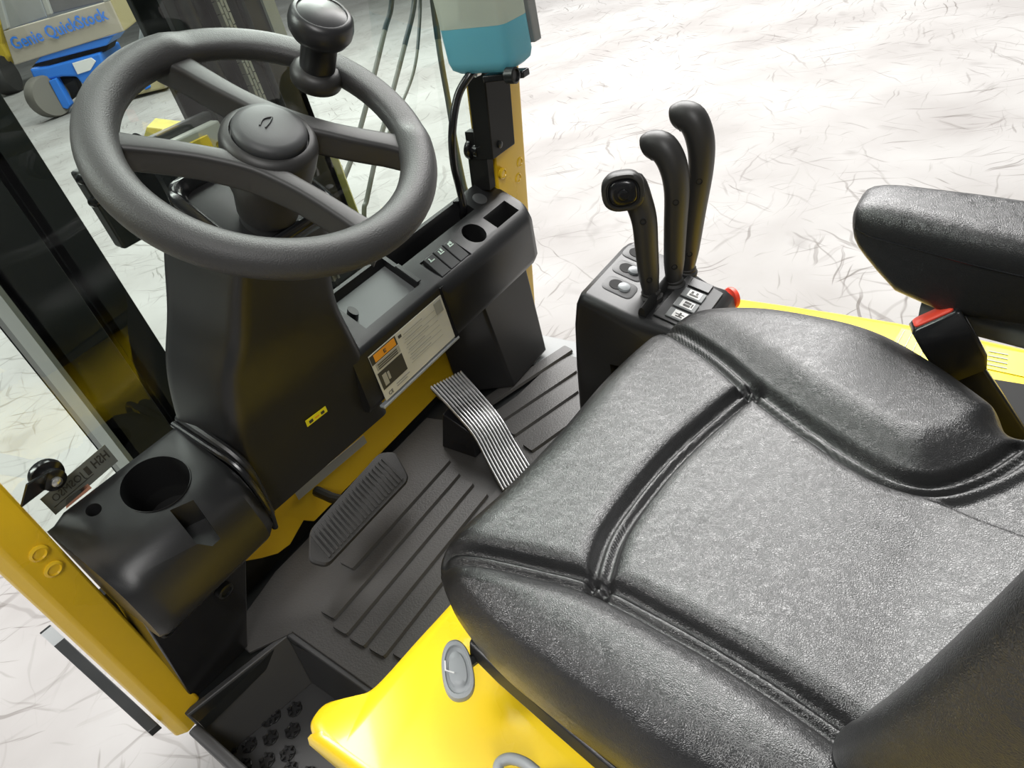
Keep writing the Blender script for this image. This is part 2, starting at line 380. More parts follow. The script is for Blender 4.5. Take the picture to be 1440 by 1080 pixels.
# glass clamps with round knobs
def clamp(side, kx, ky, ax, ay):
    c = gpt(kx, ky) + V((0, -0.006, 0)); n = V((0, -1, -LEAN)).normalized()
    e = at(ax, ay, P=(0, yp(.867) - 0.001, .867), N=GN)
    d = (e - c).normalized(); s = d.cross(n).normalized()
    b = G().prism([c - d * 0.004 + s * 0.010, e + s * 0.012, e - s * 0.012, c - d * 0.004 - s * 0.010], n * 0.004).mk('glass_clamp', 'gloss_black', truck, bevel=0.001)
    G().lathe(c - n * 0.012, n, [(0.009, 0), (0.0165, 0.002), (0.0175, 0.006), (0.0165, 0.010), (0.010, 0.012), (0.010, 0.016), (0.012, 0.017), (0.012, 0.023), (0.006, 0.025)], 28).mk('rubber_knob', 'gloss_black', b)
    G().lathe(c + n * 0.0125, n, [(0.0055, 0), (0.0055, 0.003), (0.003, 0.005), (0.0005, 0.0052)], 16).mk('bolt', 'bare_metal', b)
    return b
clamp(-1, 66, 668, 32, 696)
clamp(1, 663, 210, 694, 198)
# black gasket strip along the right edge of the glass
g = G(); rings = []
for z in (0.88, 1.6): rings.append([(0.455, yg(z) - 0.004, z), (0.462, yg(z) - 0.004, z), (0.462, yg(z) + 0.010, z), (0.455, yg(z) + 0.010, z)])
# black cover plate on right pillar
cz0, cz1 = 0.985, 1.40
g = G(); rings = []
for z in (cz0, cz1): rings.append([(0.488, yp(z) - 0.006, z), (0.556, yp(z) - 0.006, z), (0.556, yp(z) - 0.001, z), (0.512, yp(z) - 0.001, z), (0.512, yp(z) + 0.03, z), (0.488, yp(z) + 0.03, z)])
cp = g.loft(rings).mk('pillar_cover', 'matte_black', truck, bevel=0.002)
for x, y in ((702, 203),):
    G().lathe(at(x, y, P=(0, yp(.867) - 0.006, .867), N=GN), (0, -1, -LEAN), [(0.006, 0), (0.006, 0.003), (0.003, 0.005), (0.0005, 0.005)], 16).mk('bolt', 'mast_steel', cp)
g = G(); rings = []
for z in (0.93, 1.03): rings.append([(0.490, yp(z) + 0.008, z), (0.506, yp(z) + 0.008, z), (0.506, yp(z) + 0.05, z), (0.492, yp(z) + 0.05, z)])
g.loft(rings).mk('pillar_gasket', 'matte_black', truck)

# --- cab floor plate, riser, sill
FZ = 0.535
G().add(*[[*[(x, y, z) for z in (FZ - 0.02, FZ) for x, y in ((-0.195, -0.05), (0.60, -0.05), (0.60, 0.33), (-0.345, 0.33), (-0.345, 0.20), (-0.195, 0.185))]], [(5, 4, 3, 2, 1, 0), (6, 7, 8, 9, 10, 11)] + [(i, (i + 1) % 6, 6 + (i + 1) % 6, 6 + i) for i in range(6)]]).mk('floor_plate', 'mast_steel', truck, smooth=False)
# riser: yellow front plate with stepped left end
rp = [(-0.150, 0.60), (-0.150, 0.70), (0.505, 0.70), (0.505, 0.560), (0.02, 0.553), (-0.02, 0.553), (-0.035, 0.572), (-0.075, 0.555), (-0.10, 0.56), (-0.125, 0.578)]
rp = [(x, z) for x, z in rp]
rs = G().prism([V((x, 0.300, z)) for x, z in rp], (0, 0.012, 0)).mk('riser_panel', 'yellow_paint', truck, bevel=0.0015)
q = [at(420, 703, Y=0.299), at(516, 622, Y=0.299), at(511, 612, Y=0.299), at(414, 692, Y=0.299)]
plabel(patch('strip_sticker', q, 'sticker_faded', rs, 0.0006), 'thin faded grey strip sticker')
G().box(-0.34, 0.58, 0.312, 0.33, 0.44, 0.72).mk('bulkhead', 'mast_steel', truck, smooth=False)
# dark chassis below the floor, so nothing floats
G().box(-0.30, 0.57, -1.15, 0.30, GZ + 0.09, 0.415).mk('chassis', 'mast_steel', truck, bevel=0.01)
for sx in (-0.29, 0.45):
    G().lathe((sx, 0.42, GZ + 0.20), (1, 0, 0), [(0.10, 0), (0.185, 0.004), (0.20, 0.02), (0.20, 0.12), (0.185, 0.136), (0.10, 0.14)], 40).mk('front_tyre', 'rubber', truck)
    G().lathe((sx + (0.0 if sx < 0 else .14) , 0.42, GZ + 0.20), (-1 if sx < 0 else 1, 0, 0), [(0.10, -0.02), (0.095, 0.0), (0.05, -0.01), (0.045, 0.012), (0.005, 0.014)], 32).mk('wheel_hub', 'yellow_paint', truck)
G().lathe((0.12, -0.95, GZ + 0.16), (1, 0, 0), [(0.09, -0.06), (0.15, -0.055), (0.16, -0.04), (0.16, 0.04), (0.15, 0.055), (0.09, 0.06)], 36).mk('steer_tyre', 'rubber', truck)

# --- left step well with round grip studs
wz = 0.44
g = G()
g.box(-0.345, -0.19, -0.12, 0.205, wz - 0.012, wz)                      # bottom
well = g.mk('step_well', 'grey_plastic', truck, bevel=0.002)
g = G(); g.hexa([(-0.348, 0.222, FZ + 0.004), (-0.193, 0.182, FZ + 0.004), (-0.188, 0.190, FZ + 0.004), (-0.348, 0.232, FZ + 0.004)], [(-0.348, 0.200, wz), (-0.208, 0.166, wz), (-0.200, 0.172, wz), (-0.348, 0.210, wz)])
g.mk('front_wall', 'grey_plastic', well, bevel=0.0015)
g = G(); g.hexa([(-0.193, 0.182, FZ + 0.004), (-0.199, -0.03, FZ + 0.004), (-0.188, -0.03, FZ + 0.004), (-0.183, 0.190, FZ + 0.004)], [(-0.208, 0.166, wz), (-0.212, -0.03, wz), (-0.200, -0.03, wz), (-0.196, 0.172, wz)])
g.mk('inner_wall', 'grey_plastic', well, bevel=0.0015)
def stud_mesh():
    g = G()
    g.lathe((0, 0, 0), (0, 0, 1), [(0.0115, 0), (0.011, 0.0016), (0.0102, 0.002), (0.0088, 0.0006), (0.001, 0.0006)], 20)
    for k in range(6):
        a = k * PI / 3; c = V((math.cos(a) * 0.0085, math.sin(a) * 0.0085, 0)); t = V((-math.sin(a), math.cos(a), 0)) * 0.0022; r = V((math.cos(a), math.sin(a), 0)) * 0.0032
        g.prism([c - t - r, c + t - r, c + t * .6 + r, c - t * .6 + r], (0, 0, 0.0045))
    return g
sm = None
for px, py in ((390, 978), (415, 998), (378, 1012), (356, 1018), (327, 1025), (385, 1008), (412, 1028), (381, 1038), (351, 1048), (405, 1060), (376, 1070), (408, 1083), (344, 1078), (324, 1056), (434, 1090), (372, 1100)):
    c = at(px, py, Z=wz + 0.0002)
    if sm is None: o = stud_mesh().mk('grip_stud', 'black_plastic', well, bevel=0); sm = o.data
    else: o = link('grip_stud', sm, 'black_plastic', well); 
    o.location = c
for i, mt_ in enumerate(list(sm.materials)):
    pass
while len(sm.materials) > 1: sm.materials.pop()
# outer sill beside the step
g = G(); g.loft([rring([(-0.362, y, wz - 0.06), (-0.362, y, z + 0.002), (-0.346, y, z), (-0.346, y, wz - 0.06)], 0.006, 4) for y, z in ((-0.2, 0.445), (0.10, 0.475), (0.205, 0.53))])
g.mk('door_sill', 'grey_plastic', truck)
# black step bracket outside the pillar
q = [(55, 890), (70, 878), (222, 1018), (208, 1030)]
a, b, c, d = [at(x, y, Z=z) for (x, y), z in zip(q, (0.56, 0.56, 0.56, 0.56))]
sb = G().prism([a, b, c, d], (0, 0, -0.012)).mk('side_rail', 'mast_steel', truck, bevel=0.001)
patch('rail_label', [a * .98 + d * .02, b * .98 + c * .02, b * .84 + c * .16, a * .84 + d * .16], 'mid_grey', sb)

# --- steering column cowl
def cring(c, r): return rring(c, r, 7)
cw = [
 ([(-0.143, 0.152, 0.760), (0.107, 0.152, 0.746), (0.125, 0.235, 0.76), (-0.152, 0.232, 0.80)], .012),
 ([(-0.141, 0.147, 0.782), (0.104, 0.147, 0.768), (0.118, 0.228, 0.78), (-0.152, 0.226, 0.82)], .014),
 ([(-0.129, 0.130, 0.866), (0.091, 0.124, 0.862), (0.100, 0.215, 0.875), (-0.150, 0.215, 0.900)], .018),
 ([(-0.123, 0.110, 0.930), (0.081, 0.112, 0.915), (0.086, 0.207, 0.940), (-0.141, 0.207, 0.955)], .020),
 ([(-0.107, 0.100, 0.982), (0.074, 0.105, 0.965), (0.076, 0.198, 0.990), (-0.125, 0.198, 1.005)], .020),
 ([(-0.083, 0.085, 1.022), (0.070, 0.090, 1.010), (0.072, 0.185, 1.050), (-0.098, 0.185, 1.060)], .020),
 ([(-0.068, 0.055, 1.085), (0.067, 0.055, 1.080), (0.067, 0.150, 1.130), (-0.075, 0.150, 1.140)], .018),
 ([(-0.060, 0.032, 1.120), (0.064, 0.032, 1.120), (0.064, 0.118, 1.180), (-0.062, 0.118, 1.180)], .018)]
rings = [cring(c, r) for c, r in cw]
# resample smoothly between the section rings
fine = []
n = len(rings[0]); cols = [smooth_path([r[i] for r in rings], 5) for i in range(n)]
for k in range(len(cols[0])): fine.append([cols[i][k] for i in range(n)])
cowl = G().loft(fine, True, True).mk('steering_cowl', 'black_plastic', truck, angle=50)
# bezel at the top: rounded rim around a sunken tray
def topring(s, h):
    W = V((0, 0, 1.22)); nn = V((0, -0.581, 0.814)); vv = V((0, 0.814, 0.581)); c0 = (0.002, 0.018)
    return rring([W + nn * h + V((c0[0] + u * s[0], 0, 0)) + vv * (c0[1] + v * s[1]) for u, v in ((-1, -1), (1, -1), (1, 1), (-1, 1))], 0.022, 7)
G().loft([topring((.060, .055), -0.118), topring((.065, .060), -0.100), topring((.064, .059), -0.090), topring((.059, .054), -0.087), topring((.055, .050), -0.091), topring((.050, .045), -0.108), topring((.01, .01), -0.110)]).mk('column_bezel', 'gloss_black', cowl, angle=60)
# seam line on the side of the cowl
def seam_path(u):
    out = []
    for k in range(len(fine)):
        r = fine[k]; n0 = len(r); a = r[n0 - 4]; b = r[3]     # front-left corner, rear-left corner
        out.append(a.lerp(b, u) + V((-0.0004, -0.0004, 0)))
    return out
G().tube(seam_path(.52)[6:-3], 0.0011, 6).mk('cowl_seam', 'hole_black', cowl)
# small amber badge
n_ = V((0, -0.80, -0.0)); 
bp_ = (0.0, 0.1345, 0.845); bn = (0.0, 1.0, 0.27)
def cpt(x, y, dy=-0.004): return at(x, y, P=(bp_[0], bp_[1] + dy, bp_[2]), N=bn)
q = [cpt(432, 600), cpt(460, 578), cpt(457, 571), cpt(429, 592)]
bd = patch('badge', q, 'label_yellow', cowl, 0.001); plabel(bd, 'small yellow badge with two dark marks')
q2 = lift(q, 0.0014)
patch('badge_print', quad_in(q2, 0.12, 0.30, 0.28, 0.72), 'label_dark', cowl, 0.0004)
patch('badge_print', quad_in(q2, 0.70, 0.86, 0.28, 0.72), 'label_dark', cowl, 0.0004)
patch('badge_print', quad_in(q2, 0.40, 0.60, 0.40, 0.60), 'label_orange', cowl, 0.0004)

# --- left storage box with cup holder
def LB(x, y, z): return V((x, y, z))
sec = []
for x, dy in ((-0.318, 0.009), (-0.310, 0.002), (-0.295, 0.0), (-0.20, 0.0), (-0.165, 0.0), (-0.150, 0.012)):
    k = 0.0 if x > -0.3 else 0.006
    sec.append([V((x, y, z)) for y, z in ((0.212 - dy * .2, 0.80), (0.212 - dy * .2, 0.912 - k), (0.206, 0.918 - k), (0.198, 0.919 - k), (0.128 + dy, 0.892 - k), (0.112 + dy, 0.885 - k), (0.096 + dy, 0.872 - k), (0.088 + dy, 0.855), (0.082 + dy, 0.815), (0.086 + dy, 0.792), (0.100 + dy, 0.778), (0.15, 0.768), (0.20, 0.768))])
sbx = G().loft(sec).mk('storage_box', 'black_plastic', truck, angle=50)
ctr = at(219, 680, P=(0, 0.16, 0.9035), N=(0, -0.35, 1.0))
axis = V((0, -0.30, 1)).normalized()
cup = G().lathe(ctr - axis * 0.09, axis, [(0.032, 0), (0.0385, 0.13)], 40)
chn = G().hexa([at(x, y, P=(0, 0.12, 0.8885), N=(0, -0.37, 1)) + V((0, 0, -0.035)) for x, y in ((235, 715), (262, 747), (292, 733), (268, 700))], [at(x, y, P=(0, 0.12, 0.8885), N=(0, -0.37, 1)) + V((0, -0.01, 0.05)) for x, y in ((235, 715), (262, 747), (292, 733), (268, 700))])
ntc = G().lathe(at(130, 715, Z=0.915) - V((0, 0, 0.03)), (0, 0, 1), [(0.008, 0), (0.008, 0.06)], 16)
cut(sbx, cup, chn, ntc)
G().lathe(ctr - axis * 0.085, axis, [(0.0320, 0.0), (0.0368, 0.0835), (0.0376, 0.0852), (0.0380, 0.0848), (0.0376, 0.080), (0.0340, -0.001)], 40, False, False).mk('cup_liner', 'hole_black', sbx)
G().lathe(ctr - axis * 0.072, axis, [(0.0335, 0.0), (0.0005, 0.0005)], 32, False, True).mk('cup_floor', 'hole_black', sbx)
# ribbed joint between box and cowl
rib = [at(240, 603, Y=0.213), at(300, 640, Y=0.17), at(335, 672, Y=0.12), at(352, 700, Y=0.11), at(362, 727, Y=0.16)]
G().tube(smooth_path([(-0.148, 0.208, 0.922), (-0.148, 0.150, 0.905), (-0.146, 0.112, 0.888), (-0.146, 0.098, 0.865), (-0.146, 0.094, 0.82), (-0.146, 0.110, 0.775)]), 0.004, 10).mk('joint_trim', 'gloss_black', sbx)
G().tube(smooth_path([(-0.138, 0.208, 0.925), (-0.138, 0.156, 0.908), (-0.136, 0.125, 0.888), (-0.135, 0.114, 0.862), (-0.135, 0.120, 0.82), (-0.135, 0.13, 0.78)]), 0.006, 10).mk('joint_trim', 'black_plastic', sbx)
# black bracket below the box, down to the floor
g = G().hexa([(-0.318, 0.13, 0.79), (-0.17, 0.13, 0.79), (-0.17, 0.20, 0.79), (-0.318, 0.20, 0.79)], [(-0.330, 0.236, FZ), (-0.235, 0.228, FZ), (-0.235, 0.29, FZ), (-0.330, 0.29, FZ)])
br = g.mk('support_bracket', 'gloss_black', truck, bevel=0.002)
for x, y in ((236, 884), (316, 830)):
    c = at(x, y, P=(-0.2, 0.155, 0.70), N=(0, 1, 0.3))
    G().lathe(c - V((0, 0.0, 0)), (0, -1, -0.3), [(0.011, -0.004), (0.011, 0.003), (0.008, 0.004), (0.0075, 0.001), (0.001, 0.001)], 20).mk('bolt', 'mast_steel', br)

# --- right dashboard console
def ctop(y): return 0.937 + (y - 0.205) * (0.052 / 0.085)
def prof(y0, r):
    """rear face at y0, roll radius r"""
    P = [(0.212, 0.80), (0.212, 0.934), (0.208, 0.938)]
    P += [(y0 + r * 1.0, ctop(y0 + r))]
    for k in range(1, 6):
        t = k / 6; a = V((y0 + r, ctop(y0 + r))); b_ = V((y0, ctop(y0) - r * .9)); c_ = V((y0 + 0.001, ctop(y0)))
        p = a * (1 - t) ** 2 + c_ * 2 * t * (1 - t) + b_ * t * t; P.append((p.x, p.y))
    P += [(y0, ctop(y0) - r * .9), (y0 + 0.003, 0.800), (y0 + 0.010, 0.788), (y0 + 0.03, 0.784)]
    return P
secs = []
for x, y0, r in ((0.062, 0.121, 0.006), (0.258, 0.121, 0.006), (0.268, 0.113, 0.018), (0.500, 0.113, 0.018), (0.514, 0.117, 0.018), (0.521, 0.126, 0.016)):
    secs.append([V((x, y, z - (0.004 if x > .515 and z > 0.9 else 0))) for y, z in prof(y0, r)])
dash = G().loft(secs).mk('dashboard', 'black_plastic', truck, angle=40)
N3 = V((0, -0.052, 0.085)).normalized(); TD = V((0, 0.085, 0.052)).normalized()
P3 = V((0, 0.205, 0.937))
ZV = V((0, 0, 1))
def tp(x, y): return V((x, y, ctop(y)))
def pocket(x0, x1, y0, y1, d): return G().hexa([tp(x0, y0) + ZV * .02, tp(x1, y0) + ZV * .02, tp(x1, y1) + ZV * .02, tp(x0, y1) + ZV * .02], [tp(x0, y0) - ZV * d, tp(x1, y0) - ZV * d, tp(x1, y1) - ZV * d, tp(x0, y1) - ZV * d])
c1 = pocket(0.245, 0.440, 0.176, 0.2035, 0.055)
c2 = pocket(0.118, 0.238, 0.140, 0.2035, 0.016)
c3 = pocket(0.434, 0.500, 0.130, 0.157, 0.05)
c4 = G().lathe(tp(0.393, 0.147) - N3 * 0.055, N3, [(0.0205, 0), (0.0215, 0.09)], 32)
c5 = pocket(0.272, 0.352, 0.126, 0.163, 0.004)
cut(dash, c1, c2, c3, c4, c5)
# dark linings of the pockets
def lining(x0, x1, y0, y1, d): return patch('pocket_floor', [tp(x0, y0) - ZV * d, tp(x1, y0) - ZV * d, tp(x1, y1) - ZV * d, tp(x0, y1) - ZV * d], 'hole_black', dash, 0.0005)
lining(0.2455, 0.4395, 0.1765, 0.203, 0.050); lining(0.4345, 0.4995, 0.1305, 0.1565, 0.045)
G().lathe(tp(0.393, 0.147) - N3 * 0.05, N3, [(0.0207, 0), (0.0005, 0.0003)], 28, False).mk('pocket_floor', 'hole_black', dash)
plabel(patch('tray_sheen', [tp(x, y) - ZV * .0156 for x, y in ((0.1185, 0.1405), (0.2375, 0.1405), (0.2375, 0.203), (0.1185, 0.203))], 'mid_grey', dash, 0.0006), 'tray floor with grey sheen painted in')  # grey sheet puts the sheen on the black tray floor into colour
G().tube([tp(0.128, 0.168) - N3 * .012, tp(0.128, 0.168) + N3 * .002], [0.010, 0.0095], 20, ry=[0.006, 0.0055]).mk('tray_peg', 'black_plastic', dash, angle=40)
G().prism([tp(0.236, 0.142) + N3 * .001, tp(0.245, 0.142) + N3 * .001, tp(0.245, 0.180) + N3 * .001, tp(0.236, 0.180) + N3 * .001], N3 * 0.003).mk('divider', 'black_plastic', dash, bevel=0.001)
# rocker switches with pale pictograms
for k in range(3):
    x0 = 0.279 + k * 0.0245; x1 = x0 + 0.0215
    A = [tp(x0, 0.128) - N3 * .002, tp(x1, 0.128) - N3 * .002, tp(x1, 0.161) + N3 * .004, tp(x0, 0.161) + N3 * .004]
    mid = [tp(x0, 0.143) + N3 * .0005, tp(x1, 0.143) + N3 * .0005]
    top = [A[0], A[1], mid[1], A[2], A[3], mid[0]]
    g = G(); bot = [p - N3 * 0.010 for p in top]
    g.add(top + bot, [(0, 1, 2, 5), (5, 2, 3, 4), (6, 11, 8, 7), (11, 10, 9, 8), (0, 6, 7, 1), (1, 7, 8, 2), (2, 8, 9, 3), (3, 9, 10, 4), (4, 10, 11, 5), (5, 11, 6, 0)])
    sw = g.mk('rocker_switch', 'grey_plastic', dash, bevel=0.0008)
    qq = lift([mid[0], mid[1], A[2], A[3]], 0.0004)
    patch('pictogram', quad_in(qq, .25, .75, .52, .60), 'symbol_green', sw, .0003)
    patch('pictogram', quad_in(qq, .30, .42, .60, .86), 'symbol_green', sw, .0003)
    if k: patch('pictogram', quad_in(qq, .55, .72, .66, .90), 'symbol_green', sw, .0003)
    if k == 2: patch('pictogram', quad_in(qq, .42, .55, .74, .86), 'symbol_green', sw, .0003)
# round blank cap near the pillar end
G().lathe(tp(0.468, 0.183) - N3 * .002, N3, [(0.013, 0), (0.013, 0.003), (0.011, 0.0036), (0.0005, 0.0036)], 28).mk('blank_cap', 'grey_plastic', dash)
G().tube(smooth_path([tp(0.425, 0.205), tp(0.43, 0.199) + N3 * .004, tp(0.446, 0.199) + N3 * .004, tp(0.452, 0.206)]), 0.002, 8).mk('hose_clip', 'gloss_black', dash)
# data plate
DY = 0.1205
dp = [V((0.089, DY, 0.792)), V((0.257, DY, 0.792)), V((0.254, DY, 0.872)), V((0.089, DY, 0.872))]
o = G().prism(dp, (0, -0.0012, 0)).mk('data_plate', 'label_cream', dash, smooth=False); plabel(o, 'cream data plate with orange and dark panels')
dq = [p + V((0, -0.0013, 0)) for p in dp]
def dpp(u0, u1, v0, v1, m_, n_='plate_print'): return patch(n_, quad_in(dq, u0, u1, v0, v1), m_, dash, 0.0004)
dpp(0.0, 0.335, 0.80, 0.985, 'label_dark'); 
dq = [p + V((0, -0.0005, 0)) for p in dq]
dpp(0.045, 0.315, 0.82, 0.97, 'label_orange', 'orange_panel'); dpp(0.015, 0.335, 0.23, 0.60, 'label_dark', 'dark_panel'); dpp(0.03, 0.335, 0.64, 0.78, 'sticker_faded', 'dark_panel')
dq = [p + V((0, -0.0005, 0)) for p in dq]
dpp(0.16, 0.19, 0.86, 0.93, 'label_dark'); dpp(0.05, 0.10, 0.28, 0.52, 'sticker_faded'); dpp(0.11, 0.135, 0.34, 0.50, 'sticker_faded')
for k in range(3): dpp(0.05, 0.30, 0.655 + k * .042, 0.672 + k * .042, 'label_dark')
for k in range(6):
    v = 0.88 - k * 0.115
    dpp(0.42, 0.42 + random.uniform(.22, .36), v, v + 0.012, 'print_grey'); dpp(0.40, 0.86, v - 0.045, v - 0.040, 'print_grey')
dpp(0.87, 0.97, 0.70, 0.95, 'print_grey'); dpp(0.36, 0.40, 0.88, 0.94, 'label_dark')
dpp(0.16, 0.34, 0.14, 0.155, 'print_grey'); dpp(0.16, 0.30, 0.09, 0.105, 'print_grey')
text('plate_letters', 'CE', 0.0085, 'label_dark', dash, quad_in(dq, 0.045, 1, 0.06, 1)[0], (1, 0, 0), (0, 0, 1), 0.0002, 0.0)
text('plate_letters', 'A', 0.006, 'label_orange', dash, quad_in(dq, 0.168, 1, 0.875, 1)[0] + V((0, -.0004, 0)), (1, 0, 0), (0, 0, 1), 0.0002)
# plate frame: bright lower lip and dark surround
G().prism([V((0.080, 0.118, 0.788)), V((0.265, 0.118, 0.788)), V((0.265, 0.118, 0.7835)), V((0.080, 0.118, 0.7835))], (0, 0.01, 0)).mk('plate_lip', 'pale_grey', dash, bevel=0.001)
G().prism([V((0.258, 0.1195, 0.785)), V((0.266, 0.1195, 0.785)), V((0.266, 0.1195, 0.882)), V((0.256, 0.1195, 0.882))], (0, 0.02, 0)).mk('plate_frame', 'gloss_black', dash)
# kick panel housing under the right end
kp = G().hexa([(0.40, 0.185, 0.79), (0.545, 0.178, 0.79), (0.55, 0.29, 0.79), (0.37, 0.29, 0.79)], [(0.415, 0.171, FZ + 0.012), (0.545, 0.171, FZ + 0.012), (0.55, 0.29, FZ + 0.012), (0.36, 0.27, FZ + 0.012)]).mk('kick_panel', 'black_plastic', truck, bevel=0.005, seg=3)
G().box(0.505, 0.60, 0.10, 0.30, FZ - 0.02, FZ + 0.004).mk('side_sill', 'mid_grey', truck, bevel=0.002)

# --- battery hood
hz = 0.70
front = [(-0.300, -1.2), (-0.302, -0.16), (-0.301, -0.105), (-0.297, -0.075), (-0.288, -0.060), (-0.270, -0.060), (-0.252, -0.078), (-0.237, -0.094), (-0.215, -0.100), (-0.16, -0.105), (-0.08, -0.113), (0.05, -0.118), (0.35, -0.118), (0.59, -0.115), (0.615, -0.14), (0.615, -0.45), (0.59, -0.70), (0.57, -1.2)]
def hring(z, ins):
    c = V((0.15, -0.7)); out = []
    for x, y in front:
        d = V((x, y)) - c; l = d.length; out.append(V((c.x + d.x * (1 - ins / l), c.y + d.y * (1 - ins / l), z)))
    return smooth_path(out, 4)
cols = [hring(0.45, 0.030), hring(0.50, 0.022), hring(0.64, 0.004), hring(0.675, 0.0), hring(0.69, 0.004), hring(0.697, 0.010), hring(hz, 0.022)]
hood = G().loft(cols).mk('battery_hood', 'yellow_cowl', truck, angle=50)
def hp(x, y, dz=0.0005): return at(x, y, Z=hz + dz)
plabel(patch('hood_sticker', [hp(1072, 452), hp(1110, 468), hp(1116, 459), hp(1080, 443)], 'label_white', hood), 'white sticker')
o = patch('hood_sticker', [hp(1106, 463), hp(1160, 475), hp(1150, 458), hp(1108, 450)], 'label_yellow', hood); plabel(o, 'yellow pictogram sticker')
patch('sticker_print', [hp(1118, 459, .0015), hp(1140, 463, .0015), hp(1139, 457, .0015), hp(1118, 453, .0015)], 'label_dark', hood)
plabel(patch('hood_sticker', [hp(1152, 470), hp(1172, 480), hp(1176, 462), hp(1150, 455)], 'label_white', hood), 'white sticker with dark mark')
patch('sticker_print', [hp(1156, 472, .0015), hp(1168, 478, .0015), hp(1166, 468, .0015), hp(1161, 464, .0015)], 'mid_grey', hood)
w1 = [hp(1246, 500), hp(1330, 530), hp(1345, 480), hp(1268, 462)]
plabel(patch('hood_sticker', w1, 'label_yellow', hood), 'yellow warning sticker with small print')
w2 = lift(w1, 0.0012)
for k in range(6): patch('sticker_print', quad_in(w2, 0.06 + k * .15, 0.08 + k * .15, 0.10, 0.95 if k < 2 else 0.75), 'print_grey', hood, .0003)
w1 = [hp(1380, 517), hp(1440, 530), hp(1440, 497), hp(1386, 487)]
plabel(patch('hood_sticker', w1, 'label_yellow', hood), 'second yellow warning sticker')
w2 = lift(w1, 0.0012)
for k in range(4): patch('sticker_print', quad_in(w2, 0.1, 0.6, 0.15 + k * .2, 0.2 + k * .2), 'print_grey', hood, .0003)
# seat mount plates between seat and hood
G().box(-0.13, 0.25, -0.56, -0.24, hz - 0.002, 0.745).mk('seat_mount', 'gloss_black', truck, bevel=0.004)
G().prism([(0.24, -0.44, hz - .001), (0.40, -0.47, hz - .001), (0.500, -0.50, hz - .001), (0.505, -0.85, hz - .001), (0.24, -0.85, hz - .001)], (0, 0, 0.004)).mk('hood_dark_sheet', 'hole_black', truck, smooth=False)  # flat black sheet, the dark of the void beside the seat painted in

# --- mast: two upright rails behind the windshield, crossmember, chains
def rail(x0, x1, y0, y1, side):
    """three nested channel webs and flanges as one steel upright"""
    t = 0.013; g = G(); z0, z1 = 0.16, 2.3
    ox = x0 if side < 0 else x1; s = 1 if side < 0 else -1; wd = x1 - x0
    def bx(a, b, c, d): g.box(min(a, b), max(a, b), c, d, z0, z1)
    bx(ox, ox + s * t, y0, y1 + .05); bx(ox, ox + s * wd * .55, y0, y0 + t); bx(ox, ox + s * wd * .55, y1 + .05 - t, y1 + .05)
    bx(ox + s * wd * .62, ox + s * (wd * .62 + t), y0 + .012, y1); bx(ox + s * wd * .62, ox + s * wd, y0 + .012, y0 + .012 + t); bx(ox + s * wd * .62, ox + s * wd, y1 - t, y1)
    bx(ox + s * wd * .30, ox + s * wd * .70, y0 + .05, y0 + .065)
    return g
rl = rail(-0.165, -0.038, 0.40, 0.50, -1).mk('mast_rail', 'mast_steel', truck, bevel=0.0015)
rr = rail(0.205, 0.366, 0.40, 0.50, 1).mk('mast_rail', 'mast_steel', truck, bevel=0.0015)
plabel(G().box(-0.172, -0.1655, 0.395, 0.47, 0.16, 2.3).mk('rail_edge', 'mast_edge_lit', rl, smooth=False), 'rail edge in pale grey, light painted in')  # thin pale strip carries the light on the rail's side face
plabel(G().box(0.346, 0.3665, 0.394, 0.3995, 1.2, 2.3).mk('rail_edge', 'mast_edge_lit', rr, smooth=False), 'rail edge in pale grey, light painted in')
# leaf chain: plates in a row
def chain(x, y, z0, z1, parent):
    g = G(); k = 0; z = z0
    while z < z1:
        for i in range(3):
            xx = x + (i - 1) * 0.0055
            o_ = 0.5 * 0.016 if i == 1 else 0
            g.box(xx - .002, xx + .002, y - .006, y + .006, z + o_, z + o_ + 0.0145)
        z += 0.016; k += 1
    g.box(x - .006, x + .006, y - .002, y + .002, z0, z1)
    return g.mk('lift_chain', 'chain_steel', parent, smooth=False)
chain(0.272, 0.39, 0.85, 1.9, rr)
G().lathe((0.232, 0.41, 0.9), (0, 0, 1), [(0.012, 0), (0.012, 1.2)], 20).mk('lift_cylinder', 'mast_steel', rr)
G().tube([(0.305, 0.39, 0.9), (0.305, 0.39, 2.0)], 0.006, 10).mk('mast_hose', 'gloss_black', rr)
cm = G().box(-0.008, 0.21, 0.425, 0.445, 1.060, 1.170).mk('mast_crossmember', 'grey_plastic', truck, bevel=0.004)
G().box(-0.012, 0.06, 0.408, 0.424, 1.062, 1.168).mk('carriage_block', 'mast_steel', cm, bevel=0.004)
for px, py in ((114, 252), (131, 284)):
    G().lathe(at(px, py, Y=0.415), (0, -1, 0.1), [(0.007, 0), (0.007, 0.006), (0.004, 0.010), (0.0005, 0.0105)], 16).mk('bolt', 'gloss_black', cm)
# chain sheave and pale casting beside it
G().lathe((0.065, 0.39, 1.13), (1, -0.15, 0), [(0.015, -0.012), (0.055, -0.012), (0.060, -0.008), (0.052, -0.004), (0.052, 0.004), (0.060, 0.008), (0.055, 0.012), (0.015, 0.012)], 40).mk('chain_sheave', 'gloss_black', cm)
cs = G().hexa([(0.085, 0.40, 1.08), (0.20, 0.40, 1.08), (0.20, 0.42, 1.08), (0.085, 0.42, 1.08)], [(0.095, 0.40, 1.16), (0.20, 0.40, 1.16), (0.20, 0.42, 1.16), (0.095, 0.42, 1.16)]).mk('pale_casting', 'machine_grey', cm, bevel=0.003)
for i in range(4):
    for j in range(2):
        G().lathe((0.108 + i * .022 + j * .008, 0.399, 1.10 + j * .03), (0, -1, 0), [(0.005, 0), (0.005, 0.002), (0.0005, 0.002)], 12).mk('casting_bolt', 'gloss_black', cs)
